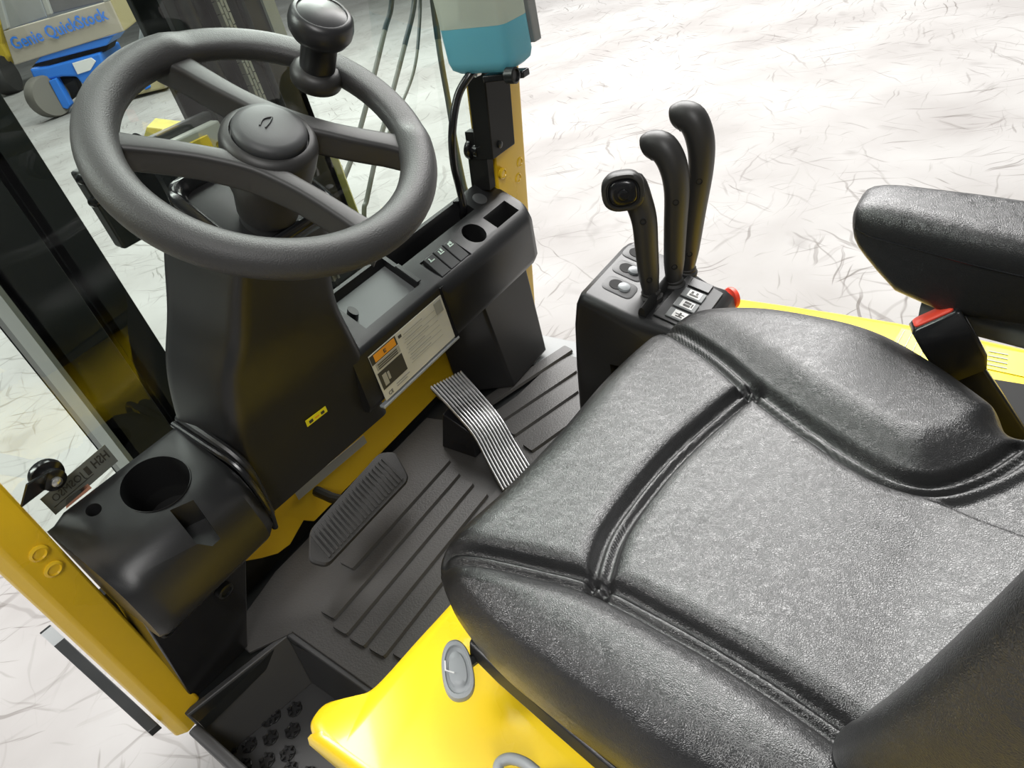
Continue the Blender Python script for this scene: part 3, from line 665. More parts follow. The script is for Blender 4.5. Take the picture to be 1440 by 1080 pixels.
G().box(0.13, 0.17, 0.394, 0.40, 1.115, 1.15).mk('yellow_tab', 'machine_yellow', cs, bevel=0.001)
# steel strut on the right of the mast, its foot taped yellow
G().tube([(0.380, 0.41, 0.75), (0.380, 0.41, 1.06)], 0.010, 4).mk('tilt_strut', 'olive_box', truck)
# fork carriage low down so the mast stands on something real
G().box(-0.165, 0.366, 0.40, 0.50, GZ + 0.05, 0.30).mk('mast_foot', 'mast_steel', truck, bevel=0.004)

# --- lever console on the right of the seat
PX0, PX1 = 0.345, 0.53
pf = [(-0.020, 0.545), (-0.034, 0.70), (-0.046, 0.785), (-0.056, 0.825), (-0.064, 0.840), (-0.074, 0.843), (-0.150, 0.816), (-0.200, 0.806), (-0.240, 0.797), (-0.252, 0.786), (-0.256, 0.76), (-0.256, 0.69), (-0.18, 0.60), (-0.16, 0.545)]
pxs = [(PX0 + 0.010, -.016), (PX0 + 0.002, -.004), (PX0, 0.0)]
secs = []
cyy, czz = -0.13, 0.70
def psec(x, ins):
    out = []
    for y, z in pf:
        d = V((y - cyy, z - czz)); l = d.length; k = 1 - ins / l; out.append(V((x, cyy + d.x * k, czz + d.y * k)))
    return out
for x, ins in ((PX0, 0.016), (PX0 + 0.003, 0.008), (PX0 + 0.009, 0.002), (PX0 + 0.016, 0.0), (PX1 - 0.030, 0.0), (PX1 - 0.010, 0.003), (PX1, 0.014)): secs.append(psec(x, ins))
# the rear end of the console is cut back on its right side
for s_ in secs:
    for p in s_:
        if p.y < -0.19 and p.x > 0.475: p.x = 0.475 + (p.x - 0.475) * 0.25
pod = G().loft(secs).mk('lever_console', 'black_plastic', truck, angle=50)
wdw = G().box(0.30, 0.40, -0.235, -0.105, 0.60, 0.725)
cut(pod, wdw)
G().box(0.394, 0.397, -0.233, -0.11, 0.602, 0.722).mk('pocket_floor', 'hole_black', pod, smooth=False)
PA, PB = V((0, -0.074, 0.843)), V((0, -0.150, 0.816))
n1 = V((0, -(0.843 - 0.816), -0.076)); n1 = V((0, -0.335, 0.942)).normalized()
def pp(x, y, d=0.0):     # on the sloping slot face and switch panel
    if y > -0.150: z = 0.843 + (y + 0.074) * (0.027 / 0.076)
    elif y > -0.2: z = 0.816 + (y + 0.150) * 0.2
    else: z = 0.806 + (y + 0.2) * 0.225
    return V((x, y, z)) + n1 * d
# oblong recesses with ball detents in front of the levers
for k, (x, y) in enumerate(((0.402, -0.105), (0.447, -0.100), (0.492, -0.095))):
    ring = rring([pp(x - .019, y - .026, .0008), pp(x + .017, y - .026, .0008), pp(x + .017, y + .022, .0008), pp(x - .019, y + .022, .0008)], .012, 6)
    inner = rring([pp(x - .017, y - .024, .0016), pp(x + .015, y - .024, .0016), pp(x + .015, y + .020, .0016), pp(x - .017, y + .020, .0016)], .011, 6)
    rc = G().loft([ring, inner], False, True).mk('lever_gate', 'grey_plastic', pod)
    c = pp(x, y + 0.004, .0018)
    G().lathe(c, n1, [(0.0115, 0), (0.0115, 0.0006), (0.0005, 0.0007)], 24).mk('gate_hole', 'hole_black', rc)
    G().lathe(pp(x, y - 0.008, .002), n1, [(0.010, 0), (0.009, 0.003), (0.006, 0.005), (0.0005, 0.006)], 20).mk('ball_socket', 'pale_grey', rc)
# rail in which the levers stand, and black bellows
G().tube([pp(0.362, -0.160, .002), pp(0.515, -0.158, .002)], 0.013, 14, ry=0.006).mk('lever_slot', 'hole_black', pod)
# switch panel plate with raised switches
panel = [pp(0.362, -0.238, .0012), pp(0.470, -0.240, .0012), pp(0.488, -0.178, .0012), pp(0.372, -0.172, .0012)]
G().prism(panel, n1 * 0.002).mk('switch_panel', 'grey_plastic', pod, bevel=0.001)
for k in range(4):
    x0 = 0.378 + k * 0.0275; sy = -0.205
    qq = [pp(x0 - .006, sy - .017, .0035), pp(x0 + .016, sy - .017, .0035), pp(x0 + .020, sy + .017, .0035), pp(x0 - .002, sy + .017, .0035)]
    sw = G().prism(qq, n1 * 0.0025).mk('function_switch', 'mid_grey' if k < 3 else 'black_plastic', pod, bevel=0.001)
    if k < 3:
        w_ = lift(qq, 0.0028)
        patch('pictogram', quad_in(w_, .12, .88, .16, .74), 'label_white', sw, .0003)
        w_ = lift(qq, 0.0034)
        for a, b, c, d in (((.3, .7, .40, .48), (.46, .54, .25, .65), (.22, .32, .3, .6)), ((.25, .45, .3, .6), (.55, .75, .3, .6), (.3, .7, .2, .26)), ((.25, .42, .25, .65), (.5, .75, .52, .62), (.5, .75, .3, .4)))[k:k + 1][0:1] and [t for t in (((.3, .7, .40, .48), (.46, .54, .25, .65), (.22, .32, .3, .6)), ((.25, .45, .3, .6), (.55, .75, .3, .6), (.3, .7, .2, .26)), ((.25, .42, .25, .65), (.5, .75, .52, .62), (.5, .75, .3, .4)))[k]]:
            patch('pictogram', quad_in(w_, a, b, c, d), 'label_dark', sw, .0003)
# emergency stop
ec = at(1010, 425, X=0.478); ed = (at(1032, 418, X=0.502) - ec).normalized()
es = G().lathe(ec - ed * 0.012, ed, [(0.016, 0), (0.016, 0.010), (0.013, 0.0125), (0.010, 0.0125)], 28).mk('stop_collar', 'black_plastic', pod)
plabel(G().lathe(ec, ed, [(0.0085, 0), (0.0085, 0.010), (0.011, 0.012), (0.011, 0.016), (0.010, 0.018), (0.0165, 0.021), (0.0175, 0.024), (0.0165, 0.028), (0.011, 0.030), (0.0005, 0.031)], 32).mk('emergency_stop_button', 'red_plastic', pod), 'red mushroom emergency button')

# ================================================================ floor mat
fm = empty('floor_mat', (0.15, 0.15, FZ), 'black ribbed rubber mat on the cab floor between pedals and seat', 'mat')
mp_ = [(-0.185, 0.178), (-0.192, -0.02), (-0.10, -0.06), (0.55, -0.06), (0.55, 0.12), (0.50, 0.145), (0.40, 0.155), (0.30, 0.185), (0.28, 0.295), (-0.12, 0.295), (-0.235, 0.27), (-0.24, 0.215)]
G().prism([V((x, y, FZ + 0.0005)) for x, y in mp_], (0, 0, 0.006)).mk('mat_sheet', 'mat_rubber', fm, bevel=0.0015)
mz = FZ + 0.0066
def ribstrip(p, q, wd, z=mz):
    p, q = V(p), V(q); d = (q - p).normalized(); s = V((-d.y, d.x, 0))
    def r(o, h): return rring([V((*(p + s.xy * (wd * .5 - o)), z + h)) , V((*(q + s.xy * (wd * .5 - o)), z + h)), V((*(q - s.xy * (wd * .5 - o)), z + h)), V((*(p - s.xy * (wd * .5 - o)), z + h))], .004, 3)
    G().loft([r(0, 0), r(0.0025, 0.0050)], False, True).mk('mat_rib', 'mat_rubber', fm, smooth=False)
for y, x0, x1 in ((0.183, -0.06, 0.20), (0.145, -0.14, 0.18), (0.107, -0.15, 0.17), (0.069, -0.152, 0.16), (0.031, -0.15, 0.20), (-0.007, -0.14, 0.33), (-0.045, -0.10, 0.33)):
    ribstrip(V((x0, y)), V((x1, y)), 0.034)
for (ax, ay), (bx, by) in (((668, 578), (800, 488 + 3)), ((690, 597), (806, 520)), ((718, 610), (808, 548)), ((742, 632), (815, 580)), ((757, 660), (830, 606))):
    a = at(ax, ay, Z=mz); b = at(bx, by, Z=mz); ribstrip(a.xy, b.xy, 0.030)

# ================================================================ pedals
bk = empty('brake_pedal', (0.01, 0.18, FZ + 0.007), 'wide dark rubber brake pedal with fine ribs, left of the floor', 'pedal')
A = [V((-0.096, 0.160, 0.602)), V((0.098, 0.158, 0.602)), V((0.118, 0.196, 0.632)), V((0.100, 0.214, 0.640)), V((-0.070, 0.214, 0.628)), V((-0.106, 0.186, 0.612))]
pn = V((0, -0.5, 0.86)).normalized()
ring = rring(A, .010, 5); inn = rring([p * 0.97 + (sum(A, V()) / 6) * 0.03 for p in A], .010, 5)
G().loft([[p - pn * .008 for p in ring], ring, [p + pn * .003 for p in inn]]).mk('pedal_pad', 'rubber', bk, angle=40)
for k in range(22):
    t = 0.06 + 0.88 * k / 21
    a = A[0].lerp(A[1], t); b = V((-0.085, 0.212, 0.632)).lerp(V((0.106, 0.212, 0.640)), t)
    a2 = a.lerp(b, .10) + pn * .003; b2 = a.lerp(b, .86) + pn * .003
    G().prism([a2 - V((.0022, 0, 0)), a2 + V((.0022, 0, 0)), b2 + V((.0022, 0, 0)), b2 - V((.0022, 0, 0))], pn * .0022).mk('pad_rib', 'rubber', bk, smooth=False)
G().tube([(0.01, 0.20, 0.615), (0.01, 0.26, 0.60), (0.01, 0.306, 0.60)], 0.009, 10).mk('pedal_arm', 'mast_steel', bk)
ac = empty('accelerator_pedal', (0.21, 0.1, FZ + 0.007), 'accelerator pedal with bright metal ribs, right of the brake pedal', 'pedal')
tl, tr = at(604, 545, Y=0.222), at(650, 522, Y=0.225)
ml, mr_ = at(664, 613, Z=0.602), at(704, 585, Z=0.602)
bl, brp = at(706, 691, Z=0.553), at(749, 659, Z=0.553)
L_ = smooth_path([tl, tl.lerp(ml, .5) + V((0, 0, .003)), ml, ml.lerp(bl, .5) + V((0, 0, -.001)), bl], 4); R_ = smooth_path([tr, tr.lerp(mr_, .5) + V((0, 0, .003)), mr_, mr_.lerp(brp, .5) + V((0, 0, -.001)), brp], 4)
rings = [[l, r, r - V((0, .004, .010)), l - V((0, .004, .010))] for l, r in zip(L_, R_)]
G().loft(rings).mk('pedal_pad', 'gloss_black', ac, bevel=0.0015)
NR = 11
for k in range(NR):
    t = (k + .5) / NR; hw = 0.26 / NR
    rings = []
    for i, (l, r) in enumerate(zip(L_, R_)):
        a = l.lerp(r, t - hw); b = l.lerp(r, t + hw); up = V((0, -.35, .93))
        rings.append([a, b, b.lerp(a, .25) + up * .003, a.lerp(b, .25) + up * .003])
    G().loft(rings).mk('pedal_rib', 'aluminium_rib', ac, smooth=False)
pm = ml.lerp(mr_, .5)
G().hexa([pm + V((-.02, .02, -.012)), pm + V((.02, .02, -.012)), pm + V((.02, .08, .02)), pm + V((-.02, .08, .02))], [(pm.x - .03, pm.y + .02, FZ + .007), (pm.x + .03, pm.y + .02, FZ + .007), (pm.x + .03, pm.y + .10, FZ + .007), (pm.x - .03, pm.y + .10, FZ + .007)]).mk('pedal_base', 'gloss_black', ac, bevel=0.002)

# ================================================================ steering wheel
W = V((0, 0, 1.22)) + RY * 0.0065 + RX * 0.0015; NN = V((0, -0.5811, 0.8138)); VV = V((0, 0.8138, 0.5811)); UU = V((1, 0, 0))
sw = empty('steering_wheel', W - NN * 0.10, 'black four-spoke steering wheel with spinner knob on a tilted column', 'steering wheel')
ca, sa = math.cos(math.radians(25.5)), math.sin(math.radians(25.5))
PD = UU * ca + VV * sa; QD = -UU * sa + VV * ca          # towards the knob / along the spokes
def wl(p, q, h): return W + PD * p + QD * q + NN * h
R0, r0 = 0.1375, 0.0180
rings = []
for k in range(96):
    a = 2 * PI * k / 96; d = PD * math.cos(a) + QD * math.sin(a)
    am = min(a, 2 * PI - a); fl_ = max(0.0, min(1.0, (math.radians(60) - am) / math.radians(7)))   # flatter arc between the upper spokes, carrying the knob
    ra, rb = r0 * (1 - .10 * fl_), r0 * (.92 - .34 * fl_)
    rings.append([W + d * (R0 + ra * math.copysign(abs(math.cos(b)) ** (1 - .35 * fl_), math.cos(b))) + NN * (rb * math.copysign(abs(math.sin(b)) ** (1 - .35 * fl_), math.sin(b))) for b in [2 * PI * j / 24 for j in range(24)]])
G().loft(rings + [rings[0]], False, False).mk('rim', 'rim_foam', sw, angle=0)
for sg in (1, -1):
    for half in (1, -1):
        st = []
        for i in range(15):
            t = i / 14; q = half * t * 0.124
            p = sg * (0.036 + 0.032 * (t ** 1.5)); wdt = 0.010 + 0.004 * abs(t - .35) + 0.006 * max(0, t - .8) * 5 * .6
            if sg > 0: wdt *= 1.15
            hh = 0.006 - 0.004 * t; dd = 0.030 - 0.004 * t
            st.append(rring([wl(p - wdt, q, hh - dd), wl(p + wdt, q, hh - dd), wl(p + wdt * .9, q, hh), wl(p - wdt * .9, q, hh)], .005, 4))
        G().loft(st).mk('spoke', 'spoke_plastic', sw, angle=50)
hubp = [(0.030, -0.085), (0.033, -0.060), (0.0395, -0.040), (0.0425, -0.020), (0.0435, 0.0), (0.042, 0.006), (0.038, 0.010), (0.0345, 0.0105), (0.0335, 0.006), (0.01, 0.005)]
G().lathe(W, NN, hubp, 48).mk('hub', 'spoke_plastic', sw, angle=50)
cap = G().lathe(W, NN, [(0.0325, 0.005), (0.0330, 0.013), (0.0315, 0.0165), (0.025, 0.0185), (0.012, 0.0192), (0.0005, 0.0195)], 48).mk('hub_cap', 'cap_plastic', sw, angle=60)
G().tube(smooth_path([W + NN * .0196 + UU * (-.008) + VV * .004, W + NN * .0198 + UU * 0 + VV * .008, W + NN * .0197 + UU * .008 + VV * .006, W + NN * .0198 + UU * .002 + VV * .002, W + NN * .0197 + UU * (-.006) + VV * (-.001)]), 0.0009, 6).mk('embossed_mark', 'cap_plastic', cap)
G().lathe(W, NN, [(0.026, -0.115), (0.028, -0.085)], 32).mk('column_boss', 'grey_plastic', sw)
# spinner knob clamped on the rim
kc = wl(0.117, -0.006, 0)
G().lathe(kc - NN * .012, NN, [(0.020, 0), (0.0255, 0.004), (0.0265, 0.012), (0.024, 0.018), (0.0195, 0.021)], 36).mk('knob_clamp', 'spoke_plastic', sw, angle=60)
kb = G().lathe(kc, NN, [(0.0175, 0.004), (0.0175, 0.034), (0.0195, 0.038), (0.0265, 0.042), (0.0300, 0.048), (0.0308, 0.055), (0.0295, 0.062), (0.0265, 0.066), (0.0235, 0.0665), (0.0228, 0.0655), (0.0205, 0.0665), (0.012, 0.0695), (0.0005, 0.0705)], 48).mk('spinner_knob', 'knob_black', sw, angle=60)

# ================================================================ hydraulic levers
def lever(x, by, bz, ty, tz, label, button, th):
    base = V((x, by, bz)); e = empty('hydraulic_lever', base, label, 'lever', 'hydraulic levers on the console')
    up = (V((x, ty, tz)) - base)
    H = up.length; z = up.normalized(); fwd = (V((0, 1, 0)) - z * z.y).normalized()
    def lp(f, h, s=0): return base + z * h + fwd * f + V((1, 0, 0)) * s
    path = smooth_path([lp(0, -0.012), lp(0, 0.02), lp(-.001, H * .4), lp(-.002, H * .68), lp(.004, H * .86), lp(.018, H * .975), lp(.034, H * .985), lp(.046, H * .955)], 5)
    n = len(path)
    r1 = lerp_list([.012, .0150, .0160, .0170, .0190, .0200, .0200, .0155], n); r2 = lerp_list([.014, .0175, .0190, .0200, .0205, .0205, .0190, .0135], n)
    r1[-1] *= .62; r2[-1] *= .62; r1[-2] *= .86; r2[-2] *= .86
    if button:
        hc = at(876, 267, X=0.392); d = (CAM - hc).normalized() + V((0.10, 0.30, 0.0)); d = d.normalized()
        path = smooth_path([lp(0, -0.012), lp(0, 0.02), lp(-.001, H * .35), lp(-.002, H * .58), lp(.003, H * .74), (lp(.006, H * .88) * .7 + hc * .3), hc - d * .016, hc - d * .004], 5)
        r1 = lerp_list([.012, .0150, .0160, .0170, .0185, .0210, .0235, .0225], n); r2 = lerp_list([.014, .0175, .0190, .0195, .0200, .0215, .0225, .0210], n)
    gp = G().tube(path, r1, 20, True, ry=r2, up=fwd).mk('grip', 'spoke_plastic', e, angle=60)
    for hh in (0.63, 0.09):
        c = lp(-.014 if hh > .3 else -.0125, H * hh, 0.0) ; c = base + z * (H * hh) + (CAM - base).normalized() * 0.0145
        d = (V((CAM.x, CAM.y, base.z)) - base).normalized()
        c = base + z * (H * hh) + d * (0.0185 if hh > .3 else 0.0150)
        G().lathe(c, d, [(0.0045, -0.002), (0.0045, 0.0022), (0.0032, 0.0022), (0.0030, 0.0006), (0.0005, 0.0006)], 16).mk('screw_recess', 'hole_black', gp)
    if button:
        hx = d.cross(V((0, 0, 1))).normalized(); hy = hx.cross(d)
        def hr(a, b, h): return [hc + d * h + hx * (a * math.copysign(abs(math.cos(t)) ** .75, math.cos(t))) + hy * (b * math.copysign(abs(math.sin(t)) ** .75, math.sin(t))) for t in [2 * PI * k / 40 for k in range(40)]]
        G().loft([hr(.0255, .0235, -.012), hr(.0285, .0265, .000), hr(.0285, .0268, .008), hr(.0268, .0252, .012), hr(.0225, .0210, .0125), hr(.0212, .0198, .009), hr(.004, .004, .008)]).mk('head', 'spoke_plastic', e, angle=60)
        bt = G().loft([hr(.0198, .0183, .008), hr(.0195, .0180, .0115), hr(.0165, .0150, .0140), hr(.0118, .0108, .0150), hr(.002, .002, .0152)]).mk('thumb_button', 'gloss_black', e, angle=60)
        G().lathe(hc + d * .0148, d, [(0.0075, 0), (0.0075, 0.0025), (0.0062, 0.0032), (0.0005, 0.0026)], 20).mk('button_cap', 'gloss_black', bt)
    G().tube([lp(0, -.030), lp(0, -0.010)], 0.008, 12).mk('lever_stem', 'mast_steel', e)
    G().lathe(base - z * .026, z, [(.017, 0), (.0175, .006), (.014, .009), (.0145, .013), (.0115, .017), (.011, .020)], 20).mk('bellows', 'rubber', e)
lever(0.412, -0.152, 0.838, -0.150, 1.012, 'nearest hydraulic lever, with an oblong thumb button in its head', True, 0)
lever(0.457, -0.170, 0.835, -0.186, 1.028, 'middle hydraulic lever with a plain hooked grip', False, 0)
lever(0.502, -0.173, 0.830, -0.210, 1.048, 'tallest and farthest hydraulic lever with a plain hooked grip', False, 0)

# ================================================================ operator seat
SC = 0.055; ZS = 0.862
seat = empty('operator_seat', (SC, -0.4, 0.745), 'black vinyl operator seat with piped bolsters and an armrest', 'seat')
def sp(x, y, z=ZS): p = at(x, y, Z=z); return (p.x, p.y)
GL = [sp(*p) for p in ((625, 770), (680, 783), (750, 799), (840, 824), (960, 886), (1060, 945), (1160, 1012), (1240, 1070))]
GR = [sp(*p) for p in ((930, 452), (1000, 497), (1058, 546), (1127, 597), (1200, 645), (1260, 675), (1320, 685), (1390, 668), (1440, 640))]
GC = [sp(*p) for p in ((840, 824), (862, 750), (900, 690), (965, 618), (1058, 546))]
def dens(P, k=8): return [(p.x, p.y) for p in smooth_path([V((a, b, 0)) for a, b in P], k)]
GP = [sp(*p) for p in ((1030, 530), (1062, 560), (1150, 622), (1230, 672), (1330, 722), (1400, 757), (1500, 800))]
GL, GR, GC, GP = dens(GL), dens(GR), dens(GC), dens(GP, 4)
def dist(p, poly):
    best = 9e9; side = 0
    for (ax, ay), (bx, by) in zip(poly, poly[1:]):
        dx, dy = bx - ax, by - ay; L2 = dx * dx + dy * dy
        t = max(0, min(1, ((p[0] - ax) * dx + (p[1] - ay) * dy) / L2)); ex, ey = p[0] - ax - t * dx, p[1] - ay - t * dy
        d = ex * ex + ey * ey
        if d < best: best = d; side = dx * (p[1] - ay) - dy * (p[0] - ax)
    return math.sqrt(best), side
ZE = ZS - .046
OUT = [sp(*p, z=ZE) for p in ((622, 818), (630, 790), (700, 715), (780, 630), (860, 540))] + [sp(*p, z=ZS - .030) for p in ((935, 470), (985, 451))]
OUT += [sp(*p, z=ZS - .034) for p in ((1060, 455), (1150, 475), (1240, 503), (1330, 555), (1395, 608), (1424, 644))] + [(0.215, -0.665), (0.17, -0.70), (0.05, -0.705), (-0.10, -0.70), (-0.175, -0.66), (-0.205, -0.56)]
OUT += [sp(*p, z=ZE) for p in ((950, 1130), (860, 1062), (760, 985), (690, 925), (640, 862))]
oc = V((0.05, -0.43))
OUTs = smooth_path([V((a, b, 0)) for a, b in OUT + [OUT[0]]], 10)
# resample evenly by arclength
NA = 520
acc = [0]
for a, b in zip(OUTs, OUTs[1:]): acc.append(acc[-1] + (b - a).length)
ol = []; j = 0
for k in range(NA):
    t = acc[-1] * k / NA
    while acc[j + 1] < t: j += 1
    ol.append(OUTs[j].lerp(OUTs[j + 1], (t - acc[j]) / max(1e-9, acc[j + 1] - acc[j])))
def sm01(x): x = max(0, min(1, x)); return x * x * (3 - 2 * x)
def height(x, y):
    dl, sl = dist((x, y), GL); dr, sr = dist((x, y), GR); dc, _ = dist((x, y), GC)
    left = sl > 0 and False
    inl = sl < 0; inr = sr > 0
    z = 0.0
    # bolsters swell outside their piping, panels crown inside
    if inl: z += 0.017 * sm01(dl / 0.035)
    elif inr: z += 0.024 * sm01(dr / 0.055) * (0.45 + 0.55 * sm01((-0.25 - y) / 0.2))
    else:
        fr = min(dl, dr, dc); z += 0.006 * sm01((fr - 0.004) / 0.022)
        if y < -0.36:
            dp_, s_p = dist((x, y), GP)
            if s_p > 0: z -= 0.010 * sm01(dp_ / 0.010) * sm01((dr - 0.013) / 0.012)
        z -= 0.006 * sm01((min(dl, dr) - .01) / 0.10)
    for d in (dl, dr, dc):
        z -= 0.011 * (1 - sm01((d - 0.0065) / 0.0080))
        z += 0.0080 * math.exp(-(d / 0.0034) ** 2)
    return z
RH = [0.0] + [k / 100 for k in range(1, 101)]
verts = []; faces = []
EDGE = 0.055
for i, rho in enumerate(RH):
    for k in range(NA):
        p = oc.lerp(ol[k].xy, rho if i else 0.0005)
        de = (ol[k].xy - p).length
        h = height(p.x, p.y)
        fall = 0.0
        if de < EDGE: u = 1 - de / EDGE; fall = 0.050 * (1 - math.sqrt(max(0, 1 - u * u * 0.985)))
        back = 0.018 * sm01((-0.55 - p.y) / 0.12)
        verts.append((p.x, p.y, ZS + h * (1 - 0.5 * sm01(1 - de / 0.02)) - fall + back))
for s_, (ins, dz) in enumerate(((0.0, -0.058), (0.002, -0.072), (0.008, -0.086), (0.016, -0.092), (0.024, -0.094))):
    for k in range(NA):
        p = ol[k].xy; d = (oc - p).normalized(); p = p + d * ins; verts.append((p.x, p.y, ZS + dz))
NRg = len(RH) + 5
for i in range(NRg - 1):
    for k in range(NA):
        faces.append((i * NA + k, i * NA + (k + 1) % NA, (i + 1) * NA + (k + 1) % NA, (i + 1) * NA + k))
faces.append(tuple(range(NA))); faces.append(tuple(range((NRg - 1) * NA, NRg * NA))[::-1])
cush = mk('cushion', verts, faces, 'black_vinyl', seat, angle=0)
# plastic seat pan below the cushion
def pan(ins, z): return [V((*(ol[k].xy + (oc - ol[k].xy).normalized() * ins), z)) for k in range(0, NA, 5)]
G().loft([pan(0.012, ZS - 0.094), pan(0.012, ZS - 0.108), pan(0.045, ZS - 0.118)]).mk('seat_pan', 'grey_plastic', seat, angle=50)
# dark slide rail under the left edge of the cushion
lo = [at(x, y, Z=0.757) for x, y in ((660, 922), (700, 962), (770, 1024), (850, 1094), (930, 1160))]
G().loft([[p, p + V((.05, .01, 0)), p + V((.05, .01, .016)), p + V((.006, 0, .016))] for p in lo]).mk('slide_rail', 'black_plastic', seat, bevel=0.002)
# grey adjustment paddle at the front left and second loop handle
pc = at(645, 942, Z=0.765); 
pt, pb = at(637, 900, Z=0.772), at(650, 986, Z=0.752)
ax = (pb - pt).normalized(); nrm = (CAM - pc).normalized(); nrm = (nrm - ax * nrm.dot(ax)).normalized(); sd = ax.cross(nrm)
def oval(s, h):
    out = []
    for k in range(36):
        a = 2 * PI * k / 36; c_, s2 = math.cos(a), math.sin(a)
        L = (pb - pt).length / 2
        wdt = 0.0155 * (1.0 + 0.12 * c_)
        out.append((pt + pb) / 2 + ax * (L * s * (abs(c_) ** .8) * (1 if c_ > 0 else -1)) + sd * (wdt * s * (abs(s2) ** .9) * (1 if s2 > 0 else -1)) + nrm * h)
    return out
pd = G().loft([oval(.92, -.010), oval(1.0, -.006), oval(1.0, .001), oval(.93, .004), oval(.80, .0042), oval(.74, .0015), oval(.60, .0015), oval(.54, .0035), oval(.35, .0038)]).mk('adjustment_paddle', 'pale_grey', seat, angle=50); plabel(pd, 'pale grey paddle with arrow mark')
aq = (pt + pb) / 2 + nrm * .0046 + sd * .0085 - ax * .002
G().tube([aq - ax * .008 + sd * .002, aq + sd * .003 + ax * .001, aq - sd * .005 + ax * .005], 0.0009, 6).mk('arrow_mark', 'label_white', pd)
G().tube([(pt + pb) / 2 - nrm * .006, V((-0.11, -0.24, 0.752))], 0.006, 10).mk('paddle_rod', 'mast_steel', seat)
lp_ = [at(x, y, Z=0.735) for x, y in ((755, 1086), (738, 1073), (718, 1067), (704, 1072), (701, 1084), (712, 1096), (735, 1110), (790, 1150))]
G().tube(smooth_path(lp_), 0.0052, 12).mk('slide_handle', 'pale_grey', seat)
# backrest: leaning shell with bulging bolsters
def bsec(z):
    t = (z - 0.80) / 0.6
    yf = -0.535 - (z - 0.90) * 0.235          # crest of the bolsters
    hw = 0.205 + 0.03 * sm01(t * 2.5) - 0.05 * sm01((t - .6) / .4); xl = SC - hw - 0.018; xr = SC + hw + 0.018
    P = [(a, b - 0.30 * (a - xl)) for a, b in [(xl + 0.02, yf - 0.13), (xl + 0.002, yf - 0.095), (xl - 0.002, yf - 0.05), (xl + 0.006, yf - 0.018), (xl + 0.024, yf - 0.002), (xl + 0.048, yf - 0.004), (xl + 0.085, yf - 0.035), (xl + 0.14, yf - 0.055), (SC, yf - 0.062), (xr - 0.14, yf - 0.055), (xr - 0.085, yf - 0.035), (xr - 0.048, yf - 0.004), (xr - 0.024, yf - 0.002), (xr - 0.006, yf - 0.018), (xr + 0.002, yf - 0.05), (xr - 0.002, yf - 0.095), (xr - 0.02, yf - 0.13)]]
    return P
zs = [0.845, 0.86, 0.885, 0.92, 0.97, 1.03, 1.10, 1.17, 1.24, 1.30, 1.335, 1.35]
rings = []
for i, z in enumerate(zs):
    P = bsec(z); k = {0: .80, 1: .92, 2: .985}.get(i, 1.0)
    if i == len(zs) - 1: k = .80
    if i == len(zs) - 2: k = .95
    cx_ = SC; cy_ = sum(p[1] for p in P) / len(P)
    rings.append(smooth_path([V((cx_ + (a - cx_) * k, cy_ + (b - cy_) * k, z)) for a, b in P], 3))
G().loft(rings).mk('backrest', 'black_vinyl', seat, angle=60, sub=1)
G().box(SC - 0.10, SC + 0.10, -0.80, -0.715, 0.75, 0.90).mk('recline_frame', 'gloss_black', seat, bevel=0.01)
# armrest on the right
def arm_sec(t):
    """t=0 front tip"""
    y = -0.432 - 0.42 * t
    return y
rings = []
AXC = 0.380
def atop(y): return 1.016 - 0.15 * (-0.45 - y)
def abot(y): return 0.955 - 0.055 * sm01((-0.425 - y) / 0.085) + 0.0 * y
for y, s in ((-0.427, .22), (-0.4285, .42), (-0.432, .64), (-0.438, .80), (-0.447, .91), (-0.460, .98), (-0.48, 1.0), (-0.53, 1.0), (-0.58, 1.0), (-0.66, 1.0), (-0.74, 1.0), (-0.80, 1.0), (-0.815, .9)):
    hw0 = 0.040 + 0.013 * sm01((-0.44 - y) / 0.14)
    tp_, bt_ = atop(y), abot(y); mid = tp_ * .6 + bt_ * .4
    top = mid + (tp_ - mid) * s; bot = mid - (mid - bt_) * s; hw = hw0 * (.35 + .65 * s)
    rings.append(rring([(AXC - hw * .96, y, bot), (AXC - hw, y, top), (AXC + hw, y, top), (AXC + hw * .96, y, bot)], [.016, .026 * s + .004, .026 * s + .004, .016], 7))
arm = G().loft(rings).mk('armrest', 'black_vinyl', seat, angle=60)
sm_ = []
for y in (-0.433, -0.447, -0.46, -0.50, -0.56, -0.64, -0.74):
    hw0 = 0.040 + 0.013 * sm01((-0.44 - y) / 0.14); s_ = {-0.433: .67, -0.447: .91, -0.46: .98}.get(y, 1.0)
    sm_.append((AXC - hw0 * (.35 + .65 * s_) * .99 + .0002, y, atop(y) - 0.034 + .006 * (1 - s_)))
G().tube(smooth_path(sm_), 0.0011, 8).mk('piping', 'gloss_black', arm)
G().loft([rring([(0.358, y, z - .012), (0.358, y, z + .010), (0.405, y, z + .010), (0.405, y, z - .012)], .008, 5) for y, z in ((-0.505, 0.885), (-0.512, 0.882), (-0.62, 0.865), (-0.80, 0.84))]).mk('armrest_bracket', 'mid_grey', seat, angle=50)

